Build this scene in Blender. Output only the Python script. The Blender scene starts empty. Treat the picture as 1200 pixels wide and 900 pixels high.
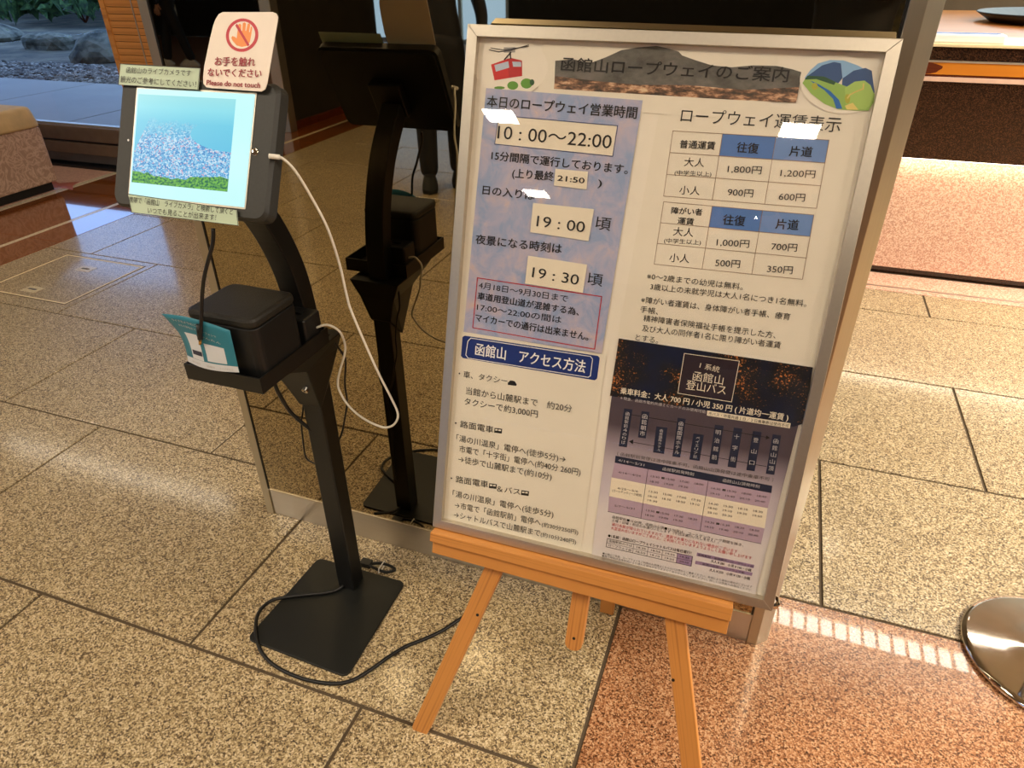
import bpy, bmesh, math, random
from mathutils import Vector, Matrix, Euler
random.seed(7)
S = bpy.context.scene
COL = S.collection

# ------------------------------------------------------------------ camera, world, exposure
def basis(pitch, roll, yaw):
    cp, sp, cy, sy = math.cos(pitch), math.sin(pitch), math.cos(yaw), math.sin(yaw)
    f = Vector((sy*cp, cy*cp, -sp)); r = Vector((cy, -sy, 0)); u = r.cross(f)
    return r*math.cos(roll)+u*math.sin(roll), -r*math.sin(roll)+u*math.cos(roll), f
CR, CU, CF = basis(math.radians(31.65), math.radians(-0.58), math.radians(-20.4))
cam = bpy.data.objects.new('camera', bpy.data.cameras.new('camera'))
COL.objects.link(cam); S.camera = cam
cam.matrix_world = Matrix(((CR.x, CU.x, -CF.x, 0), (CR.y, CU.y, -CF.y, 0), (CR.z, CU.z, -CF.z, 1.33), (0, 0, 0, 1)))
cam.data.sensor_width = 36; cam.data.lens = 816.3/1200*36; cam.data.clip_start = 0.01; cam.data.clip_end = 200
w = bpy.data.worlds.new('World'); S.world = w; w.use_nodes = True
w.node_tree.nodes['Background'].inputs[0].default_value = (0.30, 0.52, 1.0, 1)
w.node_tree.nodes['Background'].inputs[1].default_value = 2.9
S.view_settings.view_transform = 'Standard'; S.view_settings.look = 'None'
S.view_settings.gamma = 1; S.view_settings.use_curve_mapping = False
S.view_settings.exposure = 0.02
WARM = (1.0, 0.87, 0.70)
def area(name, loc, sx, sy, power, col=WARM, rot=(0, 0, 0)):
    l = bpy.data.lights.new(name, 'AREA'); l.shape = 'RECTANGLE'; l.size = sx; l.size_y = sy
    l.energy = power; l.color = col
    o = bpy.data.objects.new(name, l); COL.objects.link(o); o.location = loc; o.rotation_euler = rot
    return o
CEIL = 2.70
# square troffers (x, y, size, power); the last is added out of view to brighten the right
TROFFERS = [(-1.80, -2.93, .24, 16), (.33, -2.83, .24, 16), (-1.96, -4.9, .24, 10), (.35, -4.9, .24, 10),
            (-3.6, -.9, .60, 30), (-1.5, -.3, .60, 16), (2.6, -.4, .60, 34), (.9, -.7, .60, 14), (-6.0, -1.0, .60, 60), (2.4, 1.2, .6, 55), (3.2, 2.4, .9, 200)]
# ------------------------------------------------------------------ material helpers
def lin(c):
    r = []
    for v in c[:3]:
        v = v/255.0
        r.append(v/12.92 if v <= 0.04045 else ((v+0.055)/1.055)**2.4)
    return (r[0], r[1], r[2], 1)
MATS = {}
def base_mat(name):
    m = bpy.data.materials.new(name); m.use_nodes = True
    nt = m.node_tree; b = nt.nodes['Principled BSDF']
    MATS[name] = m
    return m, nt, b
def N(nt, t, **kw):
    n = nt.nodes.new(t)
    for k, v in kw.items():
        if k in n.inputs: n.inputs[k].default_value = v
        else: setattr(n, k, v)
    return n
def ramp(nt, stops, interp='LINEAR'):
    r = nt.nodes.new('ShaderNodeValToRGB'); r.color_ramp.interpolation = interp
    e = r.color_ramp.elements
    while len(e) < len(stops): e.new(0.5)
    for i, (p, c) in enumerate(stops): e[i].position = p; e[i].color = c
    return r
def mat(name, col, rough=.5, metal=0, var=.06, scale=30, coat=0, bump=0, spec=.5, emit=None, stretch=None, coords='Object'):
    """plain surface with slight procedural mottling"""
    m, nt, b = base_mat(name)
    c = lin(col)
    tc = N(nt, 'ShaderNodeTexCoord'); no = N(nt, 'ShaderNodeTexNoise', Scale=scale, Detail=4.0)
    src = tc.outputs[coords]
    if stretch:
        mp = N(nt, 'ShaderNodeMapping', Scale=stretch); nt.links.new(src, mp.inputs[0]); src = mp.outputs[0]
    nt.links.new(src, no.inputs['Vector'])
    r = ramp(nt, [(.3, tuple(max(0, x*(1-var)) for x in c[:3])+(1,)), (.7, tuple(min(1, x*(1+var)) for x in c[:3])+(1,))])
    nt.links.new(no.outputs[0], r.inputs[0]); nt.links.new(r.outputs[0], b.inputs['Base Color'])
    b.inputs['Roughness'].default_value = rough; b.inputs['Metallic'].default_value = metal
    b.inputs['Specular IOR Level'].default_value = spec
    if coat: b.inputs['Coat Weight'].default_value = coat; b.inputs['Coat Roughness'].default_value = .06
    if bump:
        bp = N(nt, 'ShaderNodeBump', Strength=bump, Distance=.002); nt.links.new(no.outputs[0], bp.inputs['Height']); nt.links.new(bp.outputs[0], b.inputs['Normal'])
    if emit:
        b.inputs['Emission Color'].default_value = lin(emit[0]); b.inputs['Emission Strength'].default_value = emit[1]
    return m
def granite(name, stops, rough, scale=230, coat=0, warp=.0014, big=.10, coat_rough=.018):
    m, nt, b = base_mat(name)
    g = N(nt, 'ShaderNodeNewGeometry')
    no = N(nt, 'ShaderNodeTexNoise', Scale=scale*1.2, Detail=2.0)
    nt.links.new(g.outputs['Position'], no.inputs['Vector'])
    ma = N(nt, 'ShaderNodeVectorMath', operation='MULTIPLY_ADD')
    ma.inputs[1].default_value = (warp, warp, warp)
    nt.links.new(no.outputs['Color'], ma.inputs[0]); nt.links.new(g.outputs['Position'], ma.inputs[2])
    vo = N(nt, 'ShaderNodeTexVoronoi', Scale=scale); nt.links.new(ma.outputs[0], vo.inputs['Vector'])
    vo2 = N(nt, 'ShaderNodeTexVoronoi', Scale=scale*2.3); nt.links.new(ma.outputs[0], vo2.inputs['Vector'])
    s1 = N(nt, 'ShaderNodeSeparateColor'); s2 = N(nt, 'ShaderNodeSeparateColor')
    nt.links.new(vo.outputs['Color'], s1.inputs[0]); nt.links.new(vo2.outputs['Color'], s2.inputs[0])
    mx = N(nt, 'ShaderNodeMix', data_type='FLOAT'); mx.inputs[0].default_value = .38
    nt.links.new(s1.outputs[0], mx.inputs[2]); nt.links.new(s2.outputs[0], mx.inputs[3])
    r = ramp(nt, stops); nt.links.new(mx.outputs[0], r.inputs[0])
    bn = N(nt, 'ShaderNodeTexNoise', Scale=2.3, Detail=3.0); nt.links.new(g.outputs['Position'], bn.inputs['Vector'])
    mr = N(nt, 'ShaderNodeMapRange'); mr.inputs['To Min'].default_value = 1-big; mr.inputs['To Max'].default_value = 1+big
    nt.links.new(bn.outputs[0], mr.inputs[0])
    mm = N(nt, 'ShaderNodeVectorMath', operation='MULTIPLY'); nt.links.new(r.outputs[0], mm.inputs[0]); nt.links.new(mr.outputs[0], mm.inputs[1])
    nt.links.new(mm.outputs[0], b.inputs['Base Color'])
    b.inputs['Roughness'].default_value = rough
    if coat: b.inputs['Coat Weight'].default_value = coat; b.inputs['Coat Roughness'].default_value = coat_rough
    return m
def wood(name, dark, light, rough=.5, scale=1.0, coat=0):
    m, nt, b = base_mat(name)
    tc = N(nt, 'ShaderNodeTexCoord'); mp = N(nt, 'ShaderNodeMapping', Scale=(1.3*scale, 55*scale, 55*scale))
    nt.links.new(tc.outputs['Object'], mp.inputs[0])
    no = N(nt, 'ShaderNodeTexNoise', Scale=1.0, Detail=3.0, Distortion=.8); nt.links.new(mp.outputs[0], no.inputs['Vector'])
    wv = N(nt, 'ShaderNodeTexWave', Scale=.9, Distortion=6.0, Detail=2.0, bands_direction='Y'); nt.links.new(mp.outputs[0], wv.inputs['Vector'])
    mx = N(nt, 'ShaderNodeMix', data_type='FLOAT'); mx.inputs[0].default_value = .18
    nt.links.new(no.outputs[0], mx.inputs[2]); nt.links.new(wv.outputs[1], mx.inputs[3])
    r = ramp(nt, [(.18, lin(dark)), (.46, lin(light))]); nt.links.new(mx.outputs[0], r.inputs[0])
    nt.links.new(r.outputs[0], b.inputs['Base Color']); b.inputs['Roughness'].default_value = rough
    if coat: b.inputs['Coat Weight'].default_value = coat; b.inputs['Coat Roughness'].default_value = .08
    return m
def thin_glass(name, tint=(1, 1, 1), k=1.0):
    m, nt, b = base_mat(name)
    nt.nodes.remove(b); out = nt.nodes['Material Output']
    tr = N(nt, 'ShaderNodeBsdfTransparent'); tr.inputs[0].default_value = (*tint, 1)
    gl = N(nt, 'ShaderNodeBsdfGlossy'); gl.inputs['Roughness'].default_value = .015
    fr = N(nt, 'ShaderNodeLayerWeight', Blend=.5); mx = N(nt, 'ShaderNodeMixShader')
    pw = N(nt, 'ShaderNodeMath', operation='POWER'); pw.inputs[1].default_value = 5.0; nt.links.new(fr.outputs['Facing'], pw.inputs[0])
    mt = N(nt, 'ShaderNodeMath', operation='MULTIPLY_ADD'); mt.inputs[1].default_value = .92*k; mt.inputs[2].default_value = .042*k
    nt.links.new(pw.outputs[0], mt.inputs[0]); nt.links.new(mt.outputs[0], mx.inputs[0])
    nt.links.new(tr.outputs[0], mx.inputs[1]); nt.links.new(gl.outputs[0], mx.inputs[2]); nt.links.new(mx.outputs[0], out.inputs[0])
    return m
def brushed(name, col, rough=.28, stretch=(300, 300, 4)):
    m, nt, b = base_mat(name)
    tc = N(nt, 'ShaderNodeTexCoord'); mp = N(nt, 'ShaderNodeMapping', Scale=stretch); nt.links.new(tc.outputs['Object'], mp.inputs[0])
    no = N(nt, 'ShaderNodeTexNoise', Scale=1.0, Detail=2.0); nt.links.new(mp.outputs[0], no.inputs['Vector'])
    c = lin(col)
    r = ramp(nt, [(.3, tuple(x*.96 for x in c[:3])+(1,)), (.7, c)]); nt.links.new(no.outputs[0], r.inputs[0]); nt.links.new(r.outputs[0], b.inputs['Base Color'])
    mr = N(nt, 'ShaderNodeMapRange'); mr.inputs['To Min'].default_value = rough*.95; mr.inputs['To Max'].default_value = rough*1.05
    nt.links.new(no.outputs[0], mr.inputs[0]); nt.links.new(mr.outputs[0], b.inputs['Roughness'])
    b.inputs['Metallic'].default_value = 1
    return m
# ---- materials
granite('granite_pale', [(.16, lin((52, 40, 28))), (.30, lin((104, 84, 60))), (.46, lin((160, 138, 100))), (.64, lin((194, 173, 130))), (.85, lin((226, 210, 178)))], .36, 300, coat=.6, coat_rough=.11)
granite('granite_brown', [(.15, lin((58, 38, 26))), (.35, lin((130, 84, 54))), (.6, lin((178, 124, 84))), (.85, lin((206, 168, 130)))], .22, 320, coat=.35)
granite('granite_pink', [(.2, lin((190, 140, 120))), (.5, lin((222, 176, 150))), (.8, lin((240, 210, 186)))], .25, 210, coat=.3)
granite('granite_dark', [(.25, lin((28, 17, 11))), (.6, lin((50, 31, 21))), (.9, lin((86, 58, 40)))], .10, 330, coat=.5)
granite('gravel_grey', [(.2, lin((52, 50, 46))), (.6, lin((108, 104, 96))), (.9, lin((180, 174, 162)))], .9, 22)
granite('stone_band', [(.2, lin((110, 56, 20))), (.6, lin((136, 74, 28))), (.9, lin((150, 88, 36)))], .08, 200, coat=.8)
granite('stone_rose', [(.2, lin((190, 140, 120))), (.6, lin((214, 168, 142))), (.9, lin((226, 186, 160)))], .3, 120)
granite('stone_light', [(.2, lin((190, 172, 140))), (.7, lin((226, 212, 180)))], .2, 200)
mat('grout', (82, 68, 50), .9, var=.15, scale=200)
mat('black_metal', (10, 11, 10), .42, var=.2, scale=300)
mat('black_plastic', (10, 10, 10), .5, var=.15, scale=300)
mat('black_base', (15, 17, 14), .5, var=.2, scale=400, bump=.1)
mat('slot_dark', (90, 84, 76), .6)
mat('groove', (96, 80, 58), .8)
mat('bezel', (42, 42, 39), .55, var=.1, scale=200)
mat('leather', (25, 22, 16), .55, var=.2, scale=500, bump=.4)
mat('cable_black', (14, 14, 14), .45)
mat('cable_white', (232, 228, 216), .4)
mat('gold_metal', (200, 160, 90), .25, metal=1)
mat('chrome', (225, 222, 215), .06, metal=1, var=.03)
brushed('steel', (188, 180, 160), .36)
brushed('steel_rail', (204, 200, 194), .33, (4, 300, 300))
brushed('aluminium', (206, 198, 184), .42, (200, 200, 200))
mat('mirror_smoke', (164, 150, 120), .015, metal=1, var=.01)
mat('gasket', (10, 10, 10), .4)
mat('leaf_red', (176, 96, 76), .4)
mat('wall_pale', (226, 228, 224), .7)
wood('pine', (146, 84, 34), (204, 138, 68), .45)
wood('louver_wood', (168, 104, 44), (206, 140, 70), .5, .6)
wood('counter_wood', (176, 92, 40), (226, 146, 74), .3, .12, coat=.4)
wood('burl', (186, 104, 34), (232, 152, 50), .2, .15, coat=.6)
wood('dark_wood', (60, 24, 12), (98, 42, 20), .25, .5, coat=.4)
mat('trim_pink', (226, 190, 170), .35)
mat('trim_cream', (240, 222, 178), .35)
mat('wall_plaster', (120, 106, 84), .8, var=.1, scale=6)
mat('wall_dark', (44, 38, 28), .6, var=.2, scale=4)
mat('ceiling_paint', (150, 140, 120), .9, scale=3)
mat('rail_brown', (104, 84, 66), .5, var=.1, scale=20)
mat('cushion', (206, 172, 118), .8, var=.12, scale=12, bump=.2)
thin_glass('pane_glass'); thin_glass('clear_film', k=.8)
thin_glass('pane_glass_low', (.9, .95, 1), 1.2)
def diffuser(name, col, s):
    m, nt, b = base_mat(name); b.inputs['Base Color'].default_value = (.8, .8, .8, 1)
    no = N(nt, 'ShaderNodeTexNoise', Scale=3.0); r = ramp(nt, [(.3, tuple(x*.97 for x in lin(col)[:3])+(1,)), (.7, lin(col))])
    nt.links.new(no.outputs[0], r.inputs[0]); nt.links.new(r.outputs[0], b.inputs['Emission Color']); b.inputs['Emission Strength'].default_value = s
diffuser('lamp_diffuser', (255, 236, 205), 14); diffuser('lamp_linear', (255, 240, 214), 7)
def fabric_pattern(name, a, bcol, scale):
    m, nt, b = base_mat(name)
    tc = N(nt, 'ShaderNodeTexCoord'); no = N(nt, 'ShaderNodeTexNoise', Scale=scale, Detail=3.0, Distortion=2.2)
    nt.links.new(tc.outputs['Object'], no.inputs['Vector'])
    r = ramp(nt, [(.40, lin(a)), (.52, lin(bcol)), (.60, lin(a))]); nt.links.new(no.outputs[0], r.inputs[0]); nt.links.new(r.outputs[0], b.inputs['Base Color'])
    b.inputs['Roughness'].default_value = .8
fabric_pattern('bench_fabric', (164, 130, 106), (200, 166, 140), 14)
fabric_pattern('screen_fabric', (58, 52, 26), (26, 24, 14), 9)
def speckle(name, stops, scale, rough=.35, coat=0, detail=4, dist=0, coords='Object', sc=None):
    m, nt, b = base_mat(name)
    tc = N(nt, 'ShaderNodeTexCoord'); mp = N(nt, 'ShaderNodeMapping', Scale=sc or (1, 1, 1)); nt.links.new(tc.outputs[coords], mp.inputs[0])
    no = N(nt, 'ShaderNodeTexNoise', Scale=scale, Detail=float(detail), Distortion=float(dist), Roughness=.65); nt.links.new(mp.outputs[0], no.inputs['Vector'])
    r = ramp(nt, stops); nt.links.new(no.outputs[0], r.inputs[0]); nt.links.new(r.outputs[0], b.inputs['Base Color'])
    b.inputs['Roughness'].default_value = rough
    return m
# printed inks and papers: colour name -> sRGB
INK = dict(ink=(24, 22, 22), paper=(236, 228, 210), paper2=(240, 232, 216), card=(238, 228, 206), navyline=(40, 60, 120), redline=(196, 40, 50),
    white=(245, 245, 245), banner=(22, 48, 120), headblue=(84, 124, 190), headblue2=(112, 146, 202), brownline=(150, 120, 96), cream=(240, 228, 204),
    plum=(44, 30, 40), palegrey=(196, 190, 190), navy=(32, 38, 62), darkgrey=(84, 78, 78), lav=(184, 160, 178), lav2=(160, 134, 168),
    red=(206, 44, 40), darkred=(186, 32, 34), pane=(186, 200, 216), grey=(170, 165, 160), leaf=(96, 152, 52), leafdark=(40, 84, 52), sky=(140, 184, 224),
    navy2=(48, 84, 136), field=(150, 188, 92), field2=(170, 204, 104), river=(30, 104, 184), path=(228, 208, 120), bushy=(176, 176, 60),
    label=(186, 204, 178), signwhite=(240, 226, 212), signred=(150, 28, 44), signring=(192, 30, 50), orange=(240, 144, 68),
    teal=(44, 122, 142), leafletwhite=(214, 218, 224))
for k, c in INK.items(): mat('print_'+k, c, .45, var=.015, scale=60)
speckle('print_mountain', [(.3, lin((66, 64, 58))), (.5, lin((98, 96, 90))), (.7, lin((122, 116, 110)))], 22, .4, sc=(1, 1.6, 1))
speckle('print_town', [(.38, lin((60, 52, 44))), (.5, lin((120, 88, 66))), (.58, lin((196, 150, 116))), (.66, lin((222, 196, 160)))], 90, .4, sc=(.5, 1.3, 1))
speckle('print_hours', [(.35, lin((150, 168, 204))), (.52, lin((178, 178, 204))), (.66, lin((200, 186, 196))), (.78, lin((220, 188, 170)))], 30, .4, dist=.6, sc=(1, .8, 1))
def night():
    m, nt, b = base_mat('print_night')
    tc = N(nt, 'ShaderNodeTexCoord')
    n1 = N(nt, 'ShaderNodeTexNoise', Scale=12.0, Detail=3.0); n2 = N(nt, 'ShaderNodeTexNoise', Scale=420.0, Detail=3.0)
    for n in (n1, n2): nt.links.new(tc.outputs['Object'], n.inputs['Vector'])
    r1 = ramp(nt, [(.4, lin((22, 28, 54))), (.55, lin((26, 26, 28))), (.7, lin((44, 36, 30)))]); nt.links.new(n1.outputs[0], r1.inputs[0])
    ml = N(nt, 'ShaderNodeMath', operation='MULTIPLY'); nt.links.new(n1.outputs[0], ml.inputs[0]); nt.links.new(n2.outputs[0], ml.inputs[1])
    r2 = ramp(nt, [(.33, (0, 0, 0, 1)), (.42, (1, 1, 1, 1))]); nt.links.new(ml.outputs[0], r2.inputs[0])
    mx = N(nt, 'ShaderNodeMix', data_type='RGBA'); nt.links.new(r2.outputs[0], mx.inputs[0]); nt.links.new(r1.outputs[0], mx.inputs[6]); mx.inputs[7].default_value = lin((226, 140, 70))
    nt.links.new(mx.outputs[2], b.inputs['Base Color']); b.inputs['Roughness'].default_value = .35
    # the printed sheet below: plum at its top fading to pale lavender (a printed gradient)
    m, nt, b = base_mat('print_posterbase')
    tc = N(nt, 'ShaderNodeTexCoord'); sp = N(nt, 'ShaderNodeSeparateXYZ'); nt.links.new(tc.outputs['Object'], sp.inputs[0])
    mr = N(nt, 'ShaderNodeMapRange'); mr.inputs['From Min'].default_value = .10; mr.inputs['From Max'].default_value = .26; nt.links.new(sp.outputs['Y'], mr.inputs[0])
    r = ramp(nt, [(0, lin((222, 214, 212))), (.25, lin((206, 196, 204))), (.55, lin((196, 184, 190))), (.8, lin((150, 136, 146))), (1, lin((80, 68, 76)))]); nt.links.new(mr.outputs[0], r.inputs[0])
    nt.links.new(r.outputs[0], b.inputs['Base Color']); b.inputs['Roughness'].default_value = .4
night()
def screens():
    def em(name, s):
        m, nt, b = base_mat(name); b.inputs['Base Color'].default_value = (.01, .01, .01, 1); b.inputs['Roughness'].default_value = .25; b.inputs['Specular IOR Level'].default_value = .12
        b.inputs['Emission Strength'].default_value = s; return m, nt, b
    m, nt, b = em('screen_white', 1.0)
    no = N(nt, 'ShaderNodeTexNoise', Scale=2.0); r = ramp(nt, [(.2, lin((196, 250, 250))), (.8, lin((208, 253, 252)))]); nt.links.new(no.outputs[0], r.inputs[0]); nt.links.new(r.outputs[0], b.inputs['Emission Color'])
    m, nt, b = em('screen_view', 1.0)
    tc = N(nt, 'ShaderNodeTexCoord'); sp = N(nt, 'ShaderNodeSeparateXYZ'); nt.links.new(tc.outputs['Generated'], sp.inputs[0])
    # sky and sea by height
    sea = ramp(nt, [(.45, lin((104, 196, 228))), (.70, lin((112, 204, 230))), (.86, lin((140, 222, 236))), (1.0, lin((156, 226, 232)))]); nt.links.new(sp.outputs['Y'], sea.inputs[0])
    # city speckle
    vo = N(nt, 'ShaderNodeTexVoronoi', Scale=75.0); nt.links.new(tc.outputs['Generated'], vo.inputs['Vector'])
    sc_ = N(nt, 'ShaderNodeSeparateColor'); nt.links.new(vo.outputs['Color'], sc_.inputs[0])
    city = ramp(nt, [(.0, lin((60, 130, 196))), (.4, lin((100, 176, 222))), (.65, lin((150, 206, 236))), (.86, lin((206, 230, 244))), (1.0, lin((206, 150, 180)))]); nt.links.new(sc_.outputs[0], city.inputs[0])
    # coast mask: city where y < .78 - bay on the right
    nz = N(nt, 'ShaderNodeTexNoise', Scale=6.0, Detail=4.0); nt.links.new(tc.outputs['Generated'], nz.inputs['Vector'])
    def mth(op, a, b_, c=None):
        n = N(nt, 'ShaderNodeMath', operation=op)
        for i, v in enumerate((a, b_, c)):
            if v is None: continue
            if isinstance(v, (int, float)): n.inputs[i].default_value = v
            else: nt.links.new(v, n.inputs[i])
        return n.outputs[0]
    x, y = sp.outputs['X'], sp.outputs['Y']
    # bay ellipse centre (.95,.62) radii (.42,.20)
    ex = mth('DIVIDE', mth('SUBTRACT', x, .98), .40); ey = mth('DIVIDE', mth('SUBTRACT', y, .60), .17)
    bay = mth('LESS_THAN', mth('ADD', mth('MULTIPLY', ex, ex), mth('MULTIPLY', ey, ey)), 1.0)
    lim = mth('ADD', mth('MULTIPLY', nz.outputs[0], .22), .62)
    fade = N(nt, 'ShaderNodeMapRange'); fade.inputs['From Min'].default_value = .0; fade.inputs['From Max'].default_value = .22
    nt.links.new(mth('SUBTRACT', lim, y), fade.inputs[0])
    left = mth('GREATER_THAN', x, mth('SUBTRACT', mth('MULTIPLY', y, .35), .12))
    mask = mth('MULTIPLY', mth('MULTIPLY', fade.outputs[0], mth('SUBTRACT', 1.0, bay)), left)
    mx = N(nt, 'ShaderNodeMix', data_type='RGBA'); nt.links.new(mask, mx.inputs[0]); nt.links.new(sea.outputs[0], mx.inputs[6]); nt.links.new(city.outputs[0], mx.inputs[7])
    # trees at the bottom
    nt2 = N(nt, 'ShaderNodeTexNoise', Scale=5.0, Detail=5.0); nt.links.new(tc.outputs['Generated'], nt2.inputs['Vector'])
    nt3 = N(nt, 'ShaderNodeTexNoise', Scale=40.0, Detail=3.0); nt.links.new(tc.outputs['Generated'], nt3.inputs['Vector'])
    side = mth('MULTIPLY', mth('ABSOLUTE', mth('SUBTRACT', x, .42), None), .16)
    tm = mth('LESS_THAN', y, mth('ADD', mth('MULTIPLY', nt2.outputs[0], .14), side))
    tr = ramp(nt, [(.4, lin((40, 110, 84))), (.6, lin((120, 190, 84)))]); nt.links.new(nt3.outputs[0], tr.inputs[0])
    mx2 = N(nt, 'ShaderNodeMix', data_type='RGBA'); nt.links.new(tm, mx2.inputs[0]); nt.links.new(mx.outputs[2], mx2.inputs[6]); nt.links.new(tr.outputs[0], mx2.inputs[7])
    nt.links.new(mx2.outputs[2], b.inputs['Emission Color'])
screens()
# ------------------------------------------------------------------ mesh helpers
class MB:
    def __init__(s): s.v = []; s.f = []
    def add(s, vs, fs):
        o = len(s.v); s.v += [tuple(a) for a in vs]; s.f += [tuple(i+o for i in f) for f in fs]; return s
    def box(s, x0, y0, z0, x1, y1, z1, M=None):
        vs = [Vector(a) for a in ((x0, y0, z0), (x1, y0, z0), (x1, y1, z0), (x0, y1, z0), (x0, y0, z1), (x1, y0, z1), (x1, y1, z1), (x0, y1, z1))]
        if M: vs = [M @ a for a in vs]
        return s.add(vs, [(3, 2, 1, 0), (4, 5, 6, 7), (0, 1, 5, 4), (1, 2, 6, 5), (2, 3, 7, 6), (3, 0, 4, 7)])
    def slab(s, x0, y0, z0, x1, y1, z1, b=.001):
        """box with a chamfered top edge"""
        vs = [(x0, y0, z0), (x1, y0, z0), (x1, y1, z0), (x0, y1, z0), (x0, y0, z1-b), (x1, y0, z1-b), (x1, y1, z1-b), (x0, y1, z1-b),
              (x0+b, y0+b, z1), (x1-b, y0+b, z1), (x1-b, y1-b, z1), (x0+b, y1-b, z1)]
        fs = [(3, 2, 1, 0), (8, 9, 10, 11)]
        for i in range(4):
            j = (i+1) % 4
            fs += [(i, j, j+4, i+4), (i+4, j+4, j+8, i+8)]
        return s.add(vs, fs)
    def loft(s, rings, cap=True):
        o = len(s.v); n = len(rings[0])
        for r in rings: s.v += [tuple(a) for a in r]
        for k in range(len(rings)-1):
            for i in range(n):
                j = (i+1) % n
                s.f.append((o+k*n+i, o+k*n+j, o+(k+1)*n+j, o+(k+1)*n+i))
        if cap:
            s.f.append(tuple(o+i for i in reversed(range(n)))); s.f.append(tuple(o+(len(rings)-1)*n+i for i in range(n)))
        return s
    def tube(s, pts, r, n=8, cap=True):
        pts = [Vector(p) for p in pts]; rings = []; up = None
        rs = r if isinstance(r, (list, tuple)) else [r]*len(pts)
        for i, p in enumerate(pts):
            d = (pts[min(i+1, len(pts)-1)]-pts[max(i-1, 0)]).normalized()
            if up is None:
                up = Vector((0, 0, 1)) if abs(d.z) < .9 else Vector((1, 0, 0))
            a = (up-d*up.dot(d)).normalized(); b = d.cross(a); up = a
            rings.append([p+(a*math.cos(2*math.pi*k/n)+b*math.sin(2*math.pi*k/n))*rs[i] for k in range(n)])
        return s.loft(rings, cap)
    def lathe(s, prof, n=32, c=(0, 0, 0)):
        rings = [[(c[0]+r*math.cos(2*math.pi*k/n), c[1]+r*math.sin(2*math.pi*k/n), c[2]+z) for k in range(n)] for r, z in prof]
        return s.loft(rings)
    def rrect(s, w, h, d0, d1, r=.01, M=None, n=5, taper=0.0, cx=0, cy=0):
        """rounded rectangle in local XY extruded z d0..d1; taper shrinks the d1 end"""
        rings = []
        for z, t in ((d0, 0), (d1, taper)):
            ring = []
            for sx, sy, a0 in ((1, 1, 0), (-1, 1, 90), (-1, -1, 180), (1, -1, 270)):
                for k in range(n+1):
                    a = math.radians(a0+90*k/n)
                    ring.append(Vector((cx+sx*(w/2-r-t)+r*math.cos(a), cy+sy*(h/2-r-t)+r*math.sin(a), z)))
            if M: ring = [M @ p for p in ring]
            rings.append(ring)
        return s.loft(rings)
    def build(s, name, m, parent=None, bevel=0, smooth=False, matrix=None):
        me = bpy.data.meshes.new(name); me.from_pydata(s.v, [], s.f); me.validate()
        bm = bmesh.new(); bm.from_mesh(me); bmesh.ops.recalc_face_normals(bm, faces=bm.faces); bm.to_mesh(me); bm.free()
        me.materials.append(MATS[m])
        if smooth:
            for p in me.polygons: p.use_smooth = True
        o = bpy.data.objects.new(name, me); COL.objects.link(o)
        if parent: o.parent = parent
        if matrix is not None: o.matrix_local = matrix
        if bevel:
            b = o.modifiers.new('bevel', 'BEVEL'); b.width = bevel; b.segments = 2; b.limit_method = 'ANGLE'; b.angle_limit = math.radians(35)
        return o
def tag(o, label=None, cat=None, group=None, kind=None):
    if label: o['label'] = label
    if cat: o['category'] = cat
    if group: o['group'] = group
    if kind: o['kind'] = kind
    return o
def thing(name, loc, label, cat, group=None, matrix=None):
    o = bpy.data.objects.new(name, None); COL.objects.link(o); o.empty_display_size = .05
    if matrix is not None: o.matrix_world = matrix
    else: o.location = loc
    return tag(o, label, cat, group)
def off(pts, o): return [(p[0]-o[0], p[1]-o[1], p[2]-o[2]) for p in pts]
def smoothpts(pts, k=4):
    P = [Vector(p) for p in pts]; out = []
    for i in range(len(P)-1):
        a, b, c, d = P[max(i-1, 0)], P[i], P[i+1], P[min(i+2, len(P)-1)]
        for j in range(k):
            t = j/k
            out.append(.5*((2*b)+(c-a)*t+(2*a-5*b+4*c-d)*t*t+(3*b-a-3*c+d)*t**3))
    out.append(P[-1]); return out
def bar(name, p0, p1, wdt, th, side, m, parent, bevel=.002, round_end=False, extra=None):
    """a straight board from p0 to p1 (centres); side = direction of its width"""
    p0, p1 = Vector(p0), Vector(p1); x = (p1-p0); L = x.length; x.normalize()
    y = Vector(side); y = (y-x*y.dot(x)).normalized(); z = x.cross(y)
    M = Matrix(((x.x, y.x, z.x, p0.x), (x.y, y.y, z.y, p0.y), (x.z, y.z, z.z, p0.z), (0, 0, 0, 1)))
    mb = MB()
    if round_end:
        ring = []
        for k in range(9):
            a = math.radians(90+180*k/8); ring.append((wdt/2*math.cos(a)*.8, wdt/2*math.sin(a)))
        ring += [(L, -wdt/2), (L, wdt/2)]
        mb.loft([[(a, b, -th/2) for a, b in ring], [(a, b, th/2) for a, b in ring]])
    else: mb.box(0, -wdt/2, -th/2, L, wdt/2, th/2)
    return mb.build(name, m, parent, bevel, matrix=M)
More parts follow.
